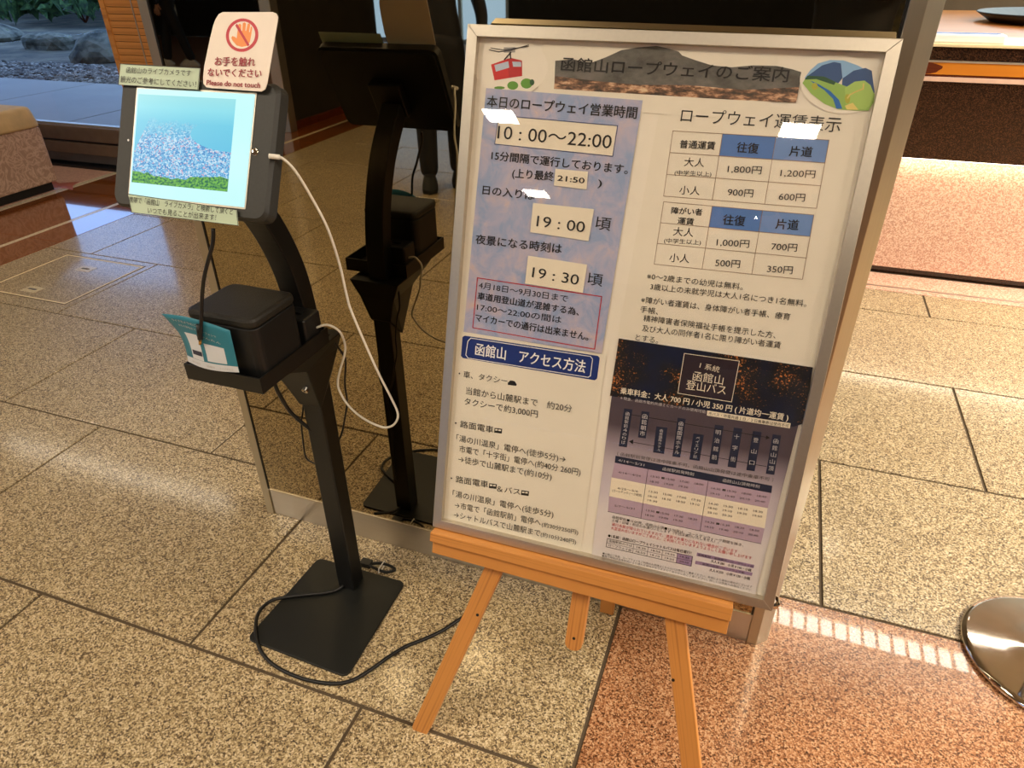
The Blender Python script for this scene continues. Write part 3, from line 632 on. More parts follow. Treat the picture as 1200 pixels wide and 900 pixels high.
# ------------------------------------------------------------------ printed matter
TEXTS=[('header_photo', 'ink', '函館山ロープウェイのご案内', 0.1506, 0.8011, 0.4722, 0.8013, 0.0201, 1),
('hours_sheet', 'ink', '本日のロープウェイ営業時間', 0.0377, 0.7428, 0.2729, 0.74, 0.0177, 1),
('hours_sheet', 'ink', '10 : 00～22:00', 0.0595, 0.6994, 0.2409, 0.698, 0.0268, 0),
('hours_sheet', 'ink', '15分間隔で運行しております。', 0.0525, 0.6633, 0.271, 0.66, 0.0149, 1),
('hours_sheet', 'ink', '(上り最終', 0.0897, 0.6395, 0.1571, 0.64, 0.0149, 1),
('hours_sheet', 'ink', ')', 0.228, 0.6375, 0.2341, 0.6375, 0.0132, 1),
('hours_sheet', 'ink', '日の入りは', 0.0422, 0.6095, 0.1296, 0.6082, 0.0151, 1),
('hours_sheet', 'ink', '頃', 0.2321, 0.5779, 0.2564, 0.5774, 0.0214, 0),
('hours_sheet', 'ink', '夜景になる時刻は', 0.0368, 0.5305, 0.1832, 0.5317, 0.0163, 1),
('hours_sheet', 'ink', '頃', 0.2306, 0.491, 0.2549, 0.4909, 0.0211, 0),
('time_card.a', 'ink', '21:50', 0.1643, 0.6388, 0.2071, 0.6385, 0.0111, 1),
('time_card.b', 'ink', '19 : 00', 0.1383, 0.5713, 0.2164, 0.5699, 0.0232, 0),
('time_card.c', 'ink', '19 : 30', 0.1395, 0.4902, 0.2169, 0.4876, 0.0228, 0),
('hours_sheet', 'ink', '4月18日～9月30日まで', 0.0489, 0.4563, 0.2027, 0.4545, 0.0125, 0),
('hours_sheet', 'ink', '車道用登山道が混雑する為、', 0.0484, 0.4381, 0.2233, 0.436, 0.0132, 1),
('hours_sheet', 'ink', '17:00～22:00の間は', 0.0487, 0.4193, 0.1959, 0.4189, 0.0127, 0),
('hours_sheet', 'ink', 'マイカーでの通行は出来ません。', 0.0475, 0.4011, 0.2437, 0.3982, 0.0141, 1),
('access_sheet', 'white', '函館山\u3000アクセス方法', 0.0519, 0.3462, 0.2448, 0.3477, 0.023, 1),
('access_sheet', 'ink', '・車、タクシー', 0.0245, 0.2981, 0.1143, 0.2999, 0.0132, 0),
('access_sheet', 'ink', '当館から山麓駅まで\u3000約20分', 0.0406, 0.2698, 0.2313, 0.2726, 0.0143, 0),
('access_sheet', 'ink', 'タクシーで約3,000円', 0.0392, 0.2501, 0.1736, 0.252, 0.0144, 0),
('access_sheet', 'ink', '・路面電車', 0.0245, 0.2063, 0.0973, 0.2081, 0.0138, 0),
('access_sheet', 'ink', '「湯の川温泉」電停へ(徒歩5分)→', 0.0297, 0.1793, 0.2312, 0.1817, 0.0139, 0),
('access_sheet', 'ink', '市電で「十字街」電停へ(約40分 260円)', 0.0368, 0.16, 0.2598, 0.1637, 0.014, 0),
('access_sheet', 'ink', '→徒歩で山麓駅まで(約10分)', 0.0368, 0.1401, 0.2106, 0.1442, 0.0141, 0),
('access_sheet', 'ink', '・路面電車', 0.0244, 0.0995, 0.0969, 0.1032, 0.0144, 0),
('access_sheet', 'ink', '＆バス', 0.1143, 0.0996, 0.1576, 0.1031, 0.0131, 0),
('access_sheet', 'ink', '「湯の川温泉」電停へ(徒歩5分)', 0.0308, 0.0705, 0.2219, 0.0748, 0.0141, 0),
('access_sheet', 'ink', '→市電で「函館駅前」電停へ', 0.0366, 0.049, 0.2011, 0.0536, 0.0142, 0),
('access_sheet', 'ink', '(約30分250円)', 0.2032, 0.0515, 0.2694, 0.052, 0.0101, 0),
('access_sheet', 'ink', '→シャトルバスで山麓駅まで', 0.0365, 0.0297, 0.2023, 0.033, 0.0143, 0),
('access_sheet', 'ink', '(約10分240円)', 0.2034, 0.0318, 0.268, 0.0331, 0.0101, 0),
('fare_sheet', 'ink', 'ロープウェイ運賃表示', 0.3366, 0.7413, 0.5514, 0.7422, 0.0212, 0),
('fare_sheet', 'ink', '普通運賃', 0.3411, 0.702, 0.391, 0.7032, 0.0119, 1),
('fare_sheet', 'ink', '往復', 0.4212, 0.7037, 0.4507, 0.7038, 0.0148, 1),
('fare_sheet', 'ink', '片道', 0.4922, 0.7039, 0.5221, 0.7048, 0.0145, 1),
('fare_sheet', 'ink', '大人', 0.3514, 0.6779, 0.3799, 0.6788, 0.0131, 0),
('fare_sheet', 'ink', '(中学生以上)', 0.3398, 0.6618, 0.3924, 0.6641, 0.0073, 0),
('fare_sheet', 'ink', '1,800円', 0.4138, 0.6736, 0.4602, 0.6754, 0.0122, 0),
('fare_sheet', 'ink', '1,200円', 0.486, 0.6743, 0.5316, 0.6762, 0.0119, 0),
('fare_sheet', 'ink', '小人', 0.3505, 0.638, 0.3801, 0.6392, 0.0133, 0),
('fare_sheet', 'ink', '900円', 0.4193, 0.6418, 0.4547, 0.643, 0.0124, 0),
('fare_sheet', 'ink', '600円', 0.49, 0.6423, 0.5246, 0.6438, 0.0122, 0),
('fare_sheet', 'ink', '障がい者', 0.3437, 0.6077, 0.3884, 0.6096, 0.0105, 1),
('fare_sheet', 'ink', '運賃', 0.3551, 0.5943, 0.3786, 0.5948, 0.0106, 1),
('fare_sheet', 'ink', '大人', 0.351, 0.5779, 0.3808, 0.5789, 0.0138, 0),
('fare_sheet', 'ink', '(中学生以上)', 0.3396, 0.563, 0.3937, 0.5661, 0.0077, 0),
('fare_sheet', 'ink', '往復', 0.4198, 0.6026, 0.4505, 0.6033, 0.0156, 1),
('fare_sheet', 'ink', '片道', 0.493, 0.6041, 0.5238, 0.6056, 0.0152, 1),
('fare_sheet', 'ink', '1,000円', 0.4161, 0.5694, 0.4621, 0.5721, 0.0128, 0),
('fare_sheet', 'ink', '700円', 0.4929, 0.5723, 0.5278, 0.5742, 0.0126, 0),
('fare_sheet', 'ink', '小人', 0.3513, 0.5387, 0.3809, 0.5403, 0.0141, 0),
('fare_sheet', 'ink', '500円', 0.4193, 0.5396, 0.4545, 0.5417, 0.013, 0),
('fare_sheet', 'ink', '350円', 0.4931, 0.54, 0.528, 0.5421, 0.0127, 0),
('fare_sheet', 'ink', '※0～2歳までの幼児は無料。', 0.322, 0.5068, 0.4645, 0.509, 0.0108, 0),
('fare_sheet', 'ink', '3歳以上の未就学児は大人1名につき1名無料。', 0.3295, 0.4915, 0.5561, 0.4968, 0.0108, 0),
('fare_sheet', 'ink', '※障がい者運賃は、身体障がい者手帳、療育', 0.3185, 0.4694, 0.5379, 0.4746, 0.011, 0),
('fare_sheet', 'ink', '手帳、', 0.3193, 0.4549, 0.3473, 0.4544, 0.011, 0),
('fare_sheet', 'ink', '精神障害者保険福祉手帳を提示した方、', 0.3263, 0.4413, 0.5233, 0.4445, 0.0111, 0),
('fare_sheet', 'ink', '及び大人の同伴者1名に限り障がい者運賃', 0.3266, 0.4253, 0.5331, 0.4308, 0.0112, 0),
('fare_sheet', 'ink', 'とする。', 0.3184, 0.4095, 0.3542, 0.4093, 0.0113, 0),
('bus_poster', 'cream', '1 系統', 0.423, 0.3816, 0.4531, 0.3791, 0.0103, 0),
('bus_poster', 'cream', '函館山', 0.4154, 0.363, 0.4615, 0.3635, 0.0163, 0),
('bus_poster', 'cream', '登山バス', 0.4075, 0.3472, 0.468, 0.3486, 0.0165, 0),
('bus_poster', 'cream', '乗車料金：大人 700 円 / 小児 350 円 ( 片道均一運賃 )', 0.307, 0.3189, 0.5645, 0.3226, 0.0116, 1),
('bus_poster', 'palegrey', '＊現金、函館市電約共通ＩＣカードのみ使用可能', 0.3081, 0.3066, 0.4441, 0.3088, 0.0056, 0),
('bus_poster', 'ink', '市バス・市電共通１日／２日乗車券は使用不可', 0.4486, 0.3072, 0.5677, 0.3101, 0.0059, 0),
('bus_poster', 'palegrey', '函', 0.3205, 0.282, 0.3268, 0.2823, 0.0065, 0),
('bus_poster', 'palegrey', '館', 0.3205, 0.2749, 0.3268, 0.2753, 0.0065, 0),
('bus_poster', 'palegrey', '駅', 0.3205, 0.2679, 0.3269, 0.2683, 0.0065, 0),
('bus_poster', 'palegrey', '前', 0.3205, 0.2608, 0.3269, 0.2612, 0.0066, 0),
('bus_poster', 'palegrey', '４', 0.3206, 0.2537, 0.3269, 0.2541, 0.0066, 0),
('bus_poster', 'palegrey', 'の', 0.3206, 0.2465, 0.3269, 0.247, 0.0066, 0),
('bus_poster', 'palegrey', 'り', 0.3206, 0.2394, 0.3269, 0.2398, 0.0066, 0),
('bus_poster', 'palegrey', 'ば', 0.3206, 0.2322, 0.327, 0.2326, 0.0066, 0),
('bus_poster', 'palegrey', '函', 0.3476, 0.2828, 0.3559, 0.2832, 0.0085, 0),
('bus_poster', 'palegrey', '館', 0.3478, 0.2731, 0.356, 0.2736, 0.0087, 0),
('bus_poster', 'palegrey', '朝', 0.3479, 0.2633, 0.3562, 0.2638, 0.0086, 0),
('bus_poster', 'palegrey', '市', 0.348, 0.2535, 0.3564, 0.2541, 0.0087, 0),
('bus_poster', 'palegrey', '函', 0.3788, 0.2643, 0.3837, 0.2646, 0.0051, 0),
('bus_poster', 'palegrey', '館', 0.379, 0.2588, 0.3839, 0.2592, 0.0051, 0),
('bus_poster', 'palegrey', '国', 0.3792, 0.2533, 0.3841, 0.2537, 0.0051, 0),
('bus_poster', 'palegrey', '際', 0.3794, 0.2478, 0.3843, 0.2481, 0.0051, 0),
('bus_poster', 'palegrey', 'ホ', 0.3796, 0.2423, 0.3844, 0.2426, 0.0051, 0),
('bus_poster', 'palegrey', 'テ', 0.3798, 0.2367, 0.3846, 0.2371, 0.0051, 0),
('bus_poster', 'palegrey', 'ル', 0.38, 0.2312, 0.3848, 0.2315, 0.0051, 0),
('bus_poster', 'palegrey', '函', 0.4062, 0.282, 0.4133, 0.2825, 0.0074, 0),
('bus_poster', 'palegrey', '館', 0.4064, 0.274, 0.4135, 0.2744, 0.0074, 0),
('bus_poster', 'palegrey', '国', 0.4066, 0.266, 0.4137, 0.2664, 0.0075, 0),
('bus_poster', 'palegrey', '際', 0.4068, 0.2579, 0.4139, 0.2583, 0.0075, 0),
('bus_poster', 'palegrey', 'ホ', 0.407, 0.2497, 0.4141, 0.2502, 0.0075, 0),
('bus_poster', 'palegrey', 'テ', 0.4072, 0.2416, 0.4143, 0.2421, 0.0076, 0),
('bus_poster', 'palegrey', 'ル', 0.4075, 0.2334, 0.4146, 0.2339, 0.0076, 0),
('bus_poster', 'palegrey', 'ベ', 0.4368, 0.2637, 0.4423, 0.2641, 0.0058, 0),
('bus_poster', 'palegrey', 'イ', 0.4369, 0.2573, 0.4424, 0.2577, 0.0059, 0),
('bus_poster', 'palegrey', 'エ', 0.437, 0.251, 0.4425, 0.2513, 0.0059, 0),
('bus_poster', 'palegrey', 'リ', 0.4371, 0.2446, 0.4426, 0.2449, 0.0059, 0),
('bus_poster', 'palegrey', 'ア', 0.4372, 0.2381, 0.4427, 0.2385, 0.0059, 0),
('bus_poster', 'palegrey', '前', 0.4373, 0.2317, 0.4428, 0.2321, 0.006, 0),
('bus_poster', 'palegrey', '明', 0.4642, 0.2792, 0.472, 0.2797, 0.0083, 0),
('bus_poster', 'palegrey', '治', 0.4646, 0.2653, 0.4725, 0.2658, 0.0085, 0),
('bus_poster', 'palegrey', '館', 0.465, 0.2512, 0.4729, 0.2517, 0.0085, 0),
('bus_poster', 'palegrey', '前', 0.4654, 0.237, 0.4733, 0.2376, 0.0085, 0),
('bus_poster', 'palegrey', '十', 0.4928, 0.2777, 0.5004, 0.2782, 0.0083, 0),
('bus_poster', 'palegrey', '字', 0.4933, 0.2589, 0.501, 0.2594, 0.0083, 0),
('bus_poster', 'palegrey', '街', 0.4938, 0.2398, 0.5016, 0.2404, 0.0085, 0),
('bus_poster', 'palegrey', '登', 0.5215, 0.2779, 0.5291, 0.2784, 0.0082, 0),
('bus_poster', 'palegrey', '山', 0.5219, 0.2593, 0.5295, 0.2598, 0.0083, 0),
('bus_poster', 'palegrey', '口', 0.5224, 0.2404, 0.53, 0.241, 0.0084, 0),
('bus_poster', 'palegrey', '函', 0.5504, 0.2821, 0.5579, 0.2826, 0.0082, 0),
('bus_poster', 'palegrey', '館', 0.5508, 0.271, 0.5582, 0.2714, 0.0083, 0),
('bus_poster', 'palegrey', '山', 0.5511, 0.2597, 0.5586, 0.2602, 0.0082, 0),
('bus_poster', 'palegrey', '山', 0.5515, 0.2484, 0.559, 0.249, 0.0083, 0),
('bus_poster', 'palegrey', '頂', 0.5518, 0.2371, 0.5593, 0.2376, 0.0083, 0),
('bus_poster', 'darkgrey', '〔 函館駅前発便は途中降車不可。函館山山頂発便は途中乗車不可 〕', 0.3167, 0.2106, 0.5622, 0.2192, 0.007, 0),
('bus_poster', 'palegrey', '4/14～5/31', 0.3197, 0.2, 0.3631, 0.2004, 0.0058, 0),
('bus_poster', 'palegrey', '函館駅前発時刻', 0.3932, 0.2006, 0.4431, 0.2018, 0.0063, 0),
('bus_poster', 'palegrey', '函館山山頂発時刻', 0.4886, 0.202, 0.5445, 0.2035, 0.0061, 0),
('bus_poster', 'darkgrey', '4/14～4/24', 0.3226, 0.1788, 0.36, 0.18, 0.0049, 0),
('bus_poster', 'darkgrey', '13:30 ■15:00\u300017:00\u300018:00', 0.3765, 0.1837, 0.4609, 0.1875, 0.0048, 0),
('bus_poster', 'darkgrey', '18:30\u300019:00\u300019:30', 0.3766, 0.1745, 0.4377, 0.1775, 0.0048, 0),
('bus_poster', 'darkgrey', '14:30 ■15:30\u300018:00\u300018:40', 0.4737, 0.185, 0.5578, 0.1889, 0.0046, 0),
('bus_poster', 'darkgrey', '19:10\u300019:40\u300020:10\u300020:40', 0.4741, 0.176, 0.5572, 0.1801, 0.0046, 0),
('bus_poster', 'darkgrey', '4/25～5/6', 0.325, 0.1501, 0.3598, 0.1519, 0.005, 0),
('bus_poster', 'darkgrey', '(ゴールデンウィーク期間)', 0.3174, 0.1439, 0.3668, 0.1462, 0.005, 0),
('bus_poster', 'darkgrey', '13:30\u300015:00\u300017:00\u300017:30', 0.3775, 0.1567, 0.4612, 0.1592, 0.0049, 0),
('bus_poster', 'darkgrey', '18:10\u300018:30\u300018:50\u300019:10', 0.3775, 0.1481, 0.4602, 0.1514, 0.0049, 0),
('bus_poster', 'darkgrey', '19:30', 0.3774, 0.1406, 0.3932, 0.1411, 0.0049, 0),
('bus_poster', 'darkgrey', '14:30\u300015:50\u300018:10\u300018:30', 0.4745, 0.1582, 0.5572, 0.1622, 0.0047, 0),
('bus_poster', 'darkgrey', '18:50\u300019:10\u300019:30\u300019:50', 0.4744, 0.1503, 0.5575, 0.1545, 0.0047, 0),
('bus_poster', 'darkgrey', '20:10\u300020:30', 0.4746, 0.1424, 0.513, 0.1441, 0.0048, 0),
('bus_poster', 'darkgrey', '5/7～5/31', 0.3247, 0.1177, 0.3583, 0.1197, 0.005, 0),
('bus_poster', 'darkgrey', '13:30 ■15:00\u300017:30\u300018:30', 0.3777, 0.1221, 0.461, 0.125, 0.0049, 0),
('bus_poster', 'darkgrey', '18:50\u300019:00\u300019:30', 0.3777, 0.1136, 0.4386, 0.1167, 0.0049, 0),
('bus_poster', 'darkgrey', '14:30 ■15:30\u300018:30\u300018:50', 0.4745, 0.1251, 0.5577, 0.1292, 0.0048, 0),
('bus_poster', 'darkgrey', '19:10\u300019:40\u300020:10\u300020:40', 0.4748, 0.1165, 0.5576, 0.1206, 0.0048, 0),
('bus_poster', 'ink', '函館駅前■15:00発、函館山山頂■15:30発は、ゴールデンウィーク期間を除き、', 0.3239, 0.0961, 0.5389, 0.0985, 0.0057, 0),
('bus_poster', 'ink', '土曜・日曜・祝日のみ運行いたします（平日は運行いたしません）。', 0.3241, 0.0899, 0.5008, 0.0944, 0.0057, 0),
('bus_poster', 'redline', '運行本数が限られていますので、満員でお乗りになれない場合がございます', 0.3248, 0.0824, 0.5321, 0.0853, 0.0064, 0),
('bus_poster', 'redline', '大変混み合いますがご了承の上、ご利用くださいますようよろしくお願い申し上げます', 0.3241, 0.0752, 0.5555, 0.0795, 0.0064, 0),
('bus_poster', 'ink', '●1系統：函館山ロープウェイシャトルバスは毎日運行！', 0.3214, 0.0598, 0.4616, 0.0635, 0.0065, 1),
('bus_poster', 'ink', '函館駅前のりば', 0.3243, 0.0506, 0.3643, 0.0513, 0.0052, 0),
('bus_poster', 'ink', 'ロープウェイ前', 0.3244, 0.0425, 0.3643, 0.0422, 0.0051, 0),
('bus_poster', 'ink', '18:35', 0.3719, 0.0512, 0.3875, 0.0515, 0.0047, 0),
('bus_poster', 'ink', '18:55', 0.3965, 0.0519, 0.4119, 0.0522, 0.0047, 0),
('bus_poster', 'ink', '19:05', 0.4208, 0.0525, 0.436, 0.0528, 0.0047, 0),
('bus_poster', 'ink', '19:35', 0.4448, 0.0531, 0.4599, 0.0534, 0.0046, 0),
('bus_poster', 'ink', '18:50', 0.3718, 0.0428, 0.3875, 0.0431, 0.0047, 0),
('bus_poster', 'ink', '19:10', 0.3965, 0.0433, 0.412, 0.0436, 0.0047, 0),
('bus_poster', 'ink', '19:20', 0.4209, 0.0438, 0.4362, 0.0441, 0.0047, 0),
('bus_poster', 'ink', '20:10', 0.445, 0.0443, 0.4601, 0.0446, 0.0046, 0),
('bus_poster', 'ink', '函館駅前・函館朝市〜ロープウェイ前', 0.4729, 0.0638, 0.5604, 0.0654, 0.0046, 0),
('bus_poster', 'ink', '函館山山頂〜ロープウェイ前', 0.4825, 0.0492, 0.5492, 0.0507, 0.0047, 0),
('bus_poster', 'ink', '大人￥280\u3000小児￥140・小銭', 0.4944, 0.058, 0.5586, 0.0578, 0.0059, 1),
('bus_poster', 'ink', '大人￥250\u3000小児￥130・小銭', 0.4948, 0.0416, 0.5593, 0.0427, 0.006, 1),
('bus_poster', 'darkgrey', '●小銭のご用意、ロープウェイをご利用のお客様はこちらのバス停からご乗車ください。天候により運休の場合がございます', 0.3165, 0.0243, 0.5653, 0.029, 0.0045, 0),
('bus_poster', 'darkgrey', '●運行時刻は道路状況により遅れる場合がありますのであらかじめご了承ください。詳しくは係員へお尋ねください', 0.3161, 0.0195, 0.5648, 0.0237, 0.0046, 0),
('bus_poster', 'ink', 'バスに関するお問い合わせ…函館バス株式会社\u3000☎(0138)51－3155', 0.3237, 0.0068, 0.5596, 0.0093, 0.0066, 0),
('top_label', 'ink', '函館山のライブカメラです', -0.1274, 0.105, -0.0058, 0.1043, 0.0094, 0),
('top_label', 'ink', '観光のご参考にしてください！', -0.1375, 0.0913, 0.0051, 0.0888, 0.0102, 0),
('bottom_label', 'ink', '携帯で「函館山\u3000ライブカメラ」と検索して頂くと', -0.1024, -0.0869, 0.0909, -0.0884, 0.0098, 0),
('bottom_label', 'ink', 'いつでも見ることが出来ます！', -0.065, -0.1, 0.0623, -0.0993, 0.0098, 0),
('touch_sign', 'signred', 'お手を触れ', 0.0381, 0.1214, 0.1077, 0.122, 0.0132, 2),
('touch_sign', 'signred', 'ないでください', 0.0273, 0.1056, 0.1199, 0.1067, 0.0124, 2),
('touch_sign', 'signred', 'Please do not touch', 0.0268, 0.0915, 0.1194, 0.091, 0.01, 2)]
POLYS=[('header_photo', 'mountain', [(0.1403, 0.8055), (0.1688, 0.8086), (0.1934, 0.8043), (0.2159, 0.8132), (0.2378, 0.8238), (0.2601, 0.8281), (0.2769, 0.83), (0.288, 0.8312), (0.3052, 0.8284), (0.3196, 0.8251), (0.3254, 0.8202), (0.3456, 0.8146), (0.3682, 0.8092), (0.3953, 0.8078), (0.4237, 0.8116), (0.4547, 0.8122), (0.4758, 0.8089), (0.4883, 0.8057), (0.4889, 0.7707), (0.1427, 0.7711)], 0),
('header_photo', 'town', [(0.1421, 0.7843), (0.2144, 0.7802), (0.2731, 0.7786), (0.3371, 0.7818), (0.4189, 0.7796), (0.4887, 0.7871), (0.4883, 0.7669), (0.3946, 0.7659), (0.3116, 0.766), (0.1427, 0.7664)], 1),
('cable_car_sticker', 'paper2', [(0.13, 0.7961), (0.13, 0.7899), (0.1285, 0.7837), (0.1257, 0.7777), (0.1215, 0.7722), (0.116, 0.7671), (0.1095, 0.7626), (0.1019, 0.7588), (0.0935, 0.7559), (0.0846, 0.7539), (0.0752, 0.7529), (0.0657, 0.7529), (0.0563, 0.7539), (0.0473, 0.7559), (0.0388, 0.7588), (0.0311, 0.7626), (0.0244, 0.7672), (0.0188, 0.7725), (0.0146, 0.7783), (0.0118, 0.7844), (0.0105, 0.7908), (0.0108, 0.7972), (0.0125, 0.8035), (0.0157, 0.8095), (0.0202, 0.8151), (0.026, 0.8202), (0.0329, 0.8245), (0.0406, 0.8281), (0.0491, 0.8307), (0.0581, 0.8325), (0.0673, 0.8333), (0.0766, 0.8331), (0.0857, 0.832), (0.0944, 0.8299), (0.1026, 0.827), (0.11, 0.8232), (0.1164, 0.8188), (0.1217, 0.8137), (0.1258, 0.8081), (0.1286, 0.8022)], 0),
('cable_car_sticker', 'red', [(0.0389, 0.7957), (0.0632, 0.8043), (0.0702, 0.7781), (0.0467, 0.7735)], 1),
('cable_car_sticker', 'darkred', [(0.0632, 0.8043), (0.07, 0.8065), (0.0883, 0.8034), (0.0908, 0.7818), (0.0702, 0.7781)], 1),
('cable_car_sticker', 'pane', [(0.0444, 0.7951), (0.0666, 0.8016), (0.0688, 0.7925), (0.0478, 0.786)], 2),
('cable_car_sticker', 'pane', [(0.0727, 0.8013), (0.0869, 0.8016), (0.0882, 0.7948), (0.075, 0.7942)], 2),
('cable_car_sticker', 'ink', [(0.0347, 0.8162), (0.0501, 0.814), (0.0689, 0.8169), (0.0964, 0.8253)], ('L', 0.0012, 0)),
('cable_car_sticker', 'ink', [(0.0367, 0.819), (0.0562, 0.817), (0.075, 0.8199), (0.0966, 0.8234)], ('L', 0.001, 0)),
('cable_car_sticker', 'grey', [(0.0574, 0.8206), (0.0754, 0.8218), (0.0761, 0.8144), (0.0581, 0.8132)], 2),
('cable_car_sticker', 'ink', [(0.0692, 0.8136), (0.0606, 0.8039)], ('L', 0.002, 0)),
('cable_car_sticker', 'ink', [(0.0686, 0.8136), (0.07, 0.8059)], ('L', 0.002, 0)),
('cable_car_sticker', 'leaf', [(0.0859, 0.7682), (0.0853, 0.7654), (0.083, 0.7632), (0.0796, 0.7618), (0.0756, 0.7616), (0.0719, 0.7626), (0.0692, 0.7646), (0.068, 0.7673), (0.0687, 0.77), (0.0709, 0.7722), (0.0744, 0.7736), (0.0784, 0.7738), (0.082, 0.7728), (0.0847, 0.7708)], 1),
('cable_car_sticker', 'leaf', [(0.1083, 0.7721), (0.1077, 0.7689), (0.1053, 0.7663), (0.1017, 0.7647), (0.0975, 0.7645), (0.0936, 0.7657), (0.0907, 0.7681), (0.0894, 0.7712), (0.09, 0.7743), (0.0924, 0.777), (0.096, 0.7786), (0.1002, 0.7788), (0.1041, 0.7776), (0.107, 0.7752)], 1),
('cable_car_sticker', 'leafdark', [(0.1112, 0.7739), (0.1108, 0.7713), (0.1091, 0.7696), (0.1068, 0.7695), (0.1047, 0.771), (0.1037, 0.7736), (0.1042, 0.7762), (0.1059, 0.7779), (0.1082, 0.778), (0.1102, 0.7765)], 2),
('cable_car_sticker', 'leaf', [(0.0648, 0.7637), (0.0632, 0.7623), (0.0588, 0.7612), (0.0532, 0.7609), (0.0486, 0.7615), (0.0467, 0.7627), (0.0484, 0.7642), (0.0528, 0.7652), (0.0584, 0.7655), (0.063, 0.7649)], 1),
('landscape_sticker', 'paper2', [(0.5894, 0.787), (0.589, 0.7815), (0.5874, 0.7762), (0.5846, 0.7713), (0.5807, 0.7669), (0.5757, 0.7632), (0.5698, 0.7602), (0.5631, 0.758), (0.5558, 0.7567), (0.548, 0.7562), (0.54, 0.7567), (0.5319, 0.7581), (0.5239, 0.7604), (0.5163, 0.7635), (0.5093, 0.7674), (0.503, 0.7719), (0.4976, 0.777), (0.4932, 0.7825), (0.49, 0.7882), (0.488, 0.7941), (0.4873, 0.7999), (0.4878, 0.8056), (0.4897, 0.8109), (0.4927, 0.8157), (0.4969, 0.82), (0.5021, 0.8236), (0.5082, 0.8265), (0.515, 0.8285), (0.5224, 0.8297), (0.5301, 0.8299), (0.538, 0.8293), (0.5459, 0.8278), (0.5536, 0.8254), (0.5609, 0.8223), (0.5677, 0.8185), (0.5738, 0.8141), (0.579, 0.8092), (0.5833, 0.8039), (0.5865, 0.7984), (0.5885, 0.7927)], 0),
('landscape_sticker', 'sky', [(0.493, 0.7985), (0.4985, 0.8087), (0.5067, 0.8176), (0.5206, 0.8224), (0.5377, 0.8226), (0.5559, 0.8173), (0.5639, 0.8136), (0.5423, 0.8009)], 1),
('landscape_sticker', 'navy2', [(0.4963, 0.8012), (0.5122, 0.8154), (0.526, 0.8202), (0.5349, 0.8189), (0.5406, 0.8008), (0.5365, 0.7933), (0.5085, 0.7968)], 2),
('landscape_sticker', 'navy2', [(0.5407, 0.8003), (0.5524, 0.8106), (0.5661, 0.8146), (0.5744, 0.8116), (0.5834, 0.7859), (0.5831, 0.781), (0.5589, 0.7919), (0.5422, 0.7898)], 2),
('landscape_sticker', 'field', [(0.4917, 0.7922), (0.4962, 0.8017), (0.5154, 0.7996), (0.5337, 0.7951), (0.5495, 0.7902), (0.5701, 0.7852), (0.5844, 0.7835), (0.5849, 0.7725), (0.5811, 0.7624), (0.5654, 0.7614), (0.5431, 0.7618), (0.5244, 0.7677), (0.5057, 0.7792)], 3),
('landscape_sticker', 'field2', [(0.5461, 0.7888), (0.5565, 0.7972), (0.5682, 0.7992), (0.5766, 0.7941), (0.584, 0.7822), (0.5828, 0.7711), (0.5772, 0.7634), (0.5625, 0.7637), (0.5514, 0.7693)], 4),
('landscape_sticker', 'river', [(0.5011, 0.7959), (0.5119, 0.792), (0.5285, 0.7842), (0.5419, 0.7737), (0.5483, 0.7629), (0.541, 0.7624), (0.5342, 0.7745), (0.5209, 0.785), (0.5055, 0.7929)], 5),
('landscape_sticker', 'leafdark', [(0.4962, 0.8017), (0.5175, 0.8017), (0.5336, 0.7956), (0.5319, 0.7918), (0.5082, 0.798), (0.4934, 0.7965)], 4),
('landscape_sticker', 'path', [(0.568, 0.7948), (0.5688, 0.7888), (0.5604, 0.7847), (0.554, 0.7806), (0.5523, 0.7768)], ('L', 0.0018, 0)),
('landscape_sticker', 'bushy', [(0.512, 0.789), (0.5118, 0.7864), (0.5102, 0.7847), (0.5077, 0.7845), (0.5054, 0.786), (0.5041, 0.7886), (0.5043, 0.7913), (0.506, 0.793), (0.5084, 0.7931), (0.5108, 0.7916)], 6),
('landscape_sticker', 'bushy', [(0.5555, 0.7757), (0.5556, 0.7721), (0.5544, 0.7698), (0.5523, 0.7697), (0.5501, 0.7718), (0.5487, 0.7754), (0.5486, 0.779), (0.5498, 0.7813), (0.5519, 0.7814), (0.5541, 0.7793)], 6),
('landscape_sticker', 'path', [(0.5507, 0.7668), (0.5597, 0.771), (0.5689, 0.7624), (0.5542, 0.762)], 6),
('hours_sheet', 'hours', [(0.034, 0.7617), (0.2785, 0.7578), (0.2682, 0.374), (0.0275, 0.3728)], 0),
('hours_sheet', 'card', [(0.0586, 0.7232), (0.2467, 0.7207), (0.2452, 0.6772), (0.056, 0.6806)], 1),
('hours_sheet', 'navyline', [(0.0586, 0.7232), (0.2467, 0.7207), (0.2452, 0.6772), (0.056, 0.6806)], ('L', 0.001, 1)),
('time_card.a', 'card', [(0.159, 0.6519), (0.2107, 0.6519), (0.2115, 0.6257), (0.1593, 0.6268)], 0),
('time_card.b', 'card', [(0.1286, 0.5974), (0.2271, 0.5978), (0.2245, 0.5488), (0.1287, 0.552)], 0),
('time_card.c', 'card', [(0.1292, 0.5147), (0.227, 0.5125), (0.2256, 0.4674), (0.1285, 0.4695)], 0),
('hours_sheet', 'redline', [(0.0452, 0.4678), (0.2564, 0.4657), (0.2561, 0.3798), (0.0439, 0.3826)], ('L', 0.0014, 1)),
('access_sheet', 'paper', [(0.0153, 0.3728), (0.276, 0.3725), (0.2779, 0.0136), (0.0032, 0.0035)], 0),
('access_sheet', 'banner', [(0.0304, 0.3664), (0.2627, 0.3694), (0.2661, 0.3665), (0.2663, 0.3317), (0.2628, 0.328), (0.0301, 0.3266), (0.0259, 0.3297), (0.0262, 0.3634)], 1),
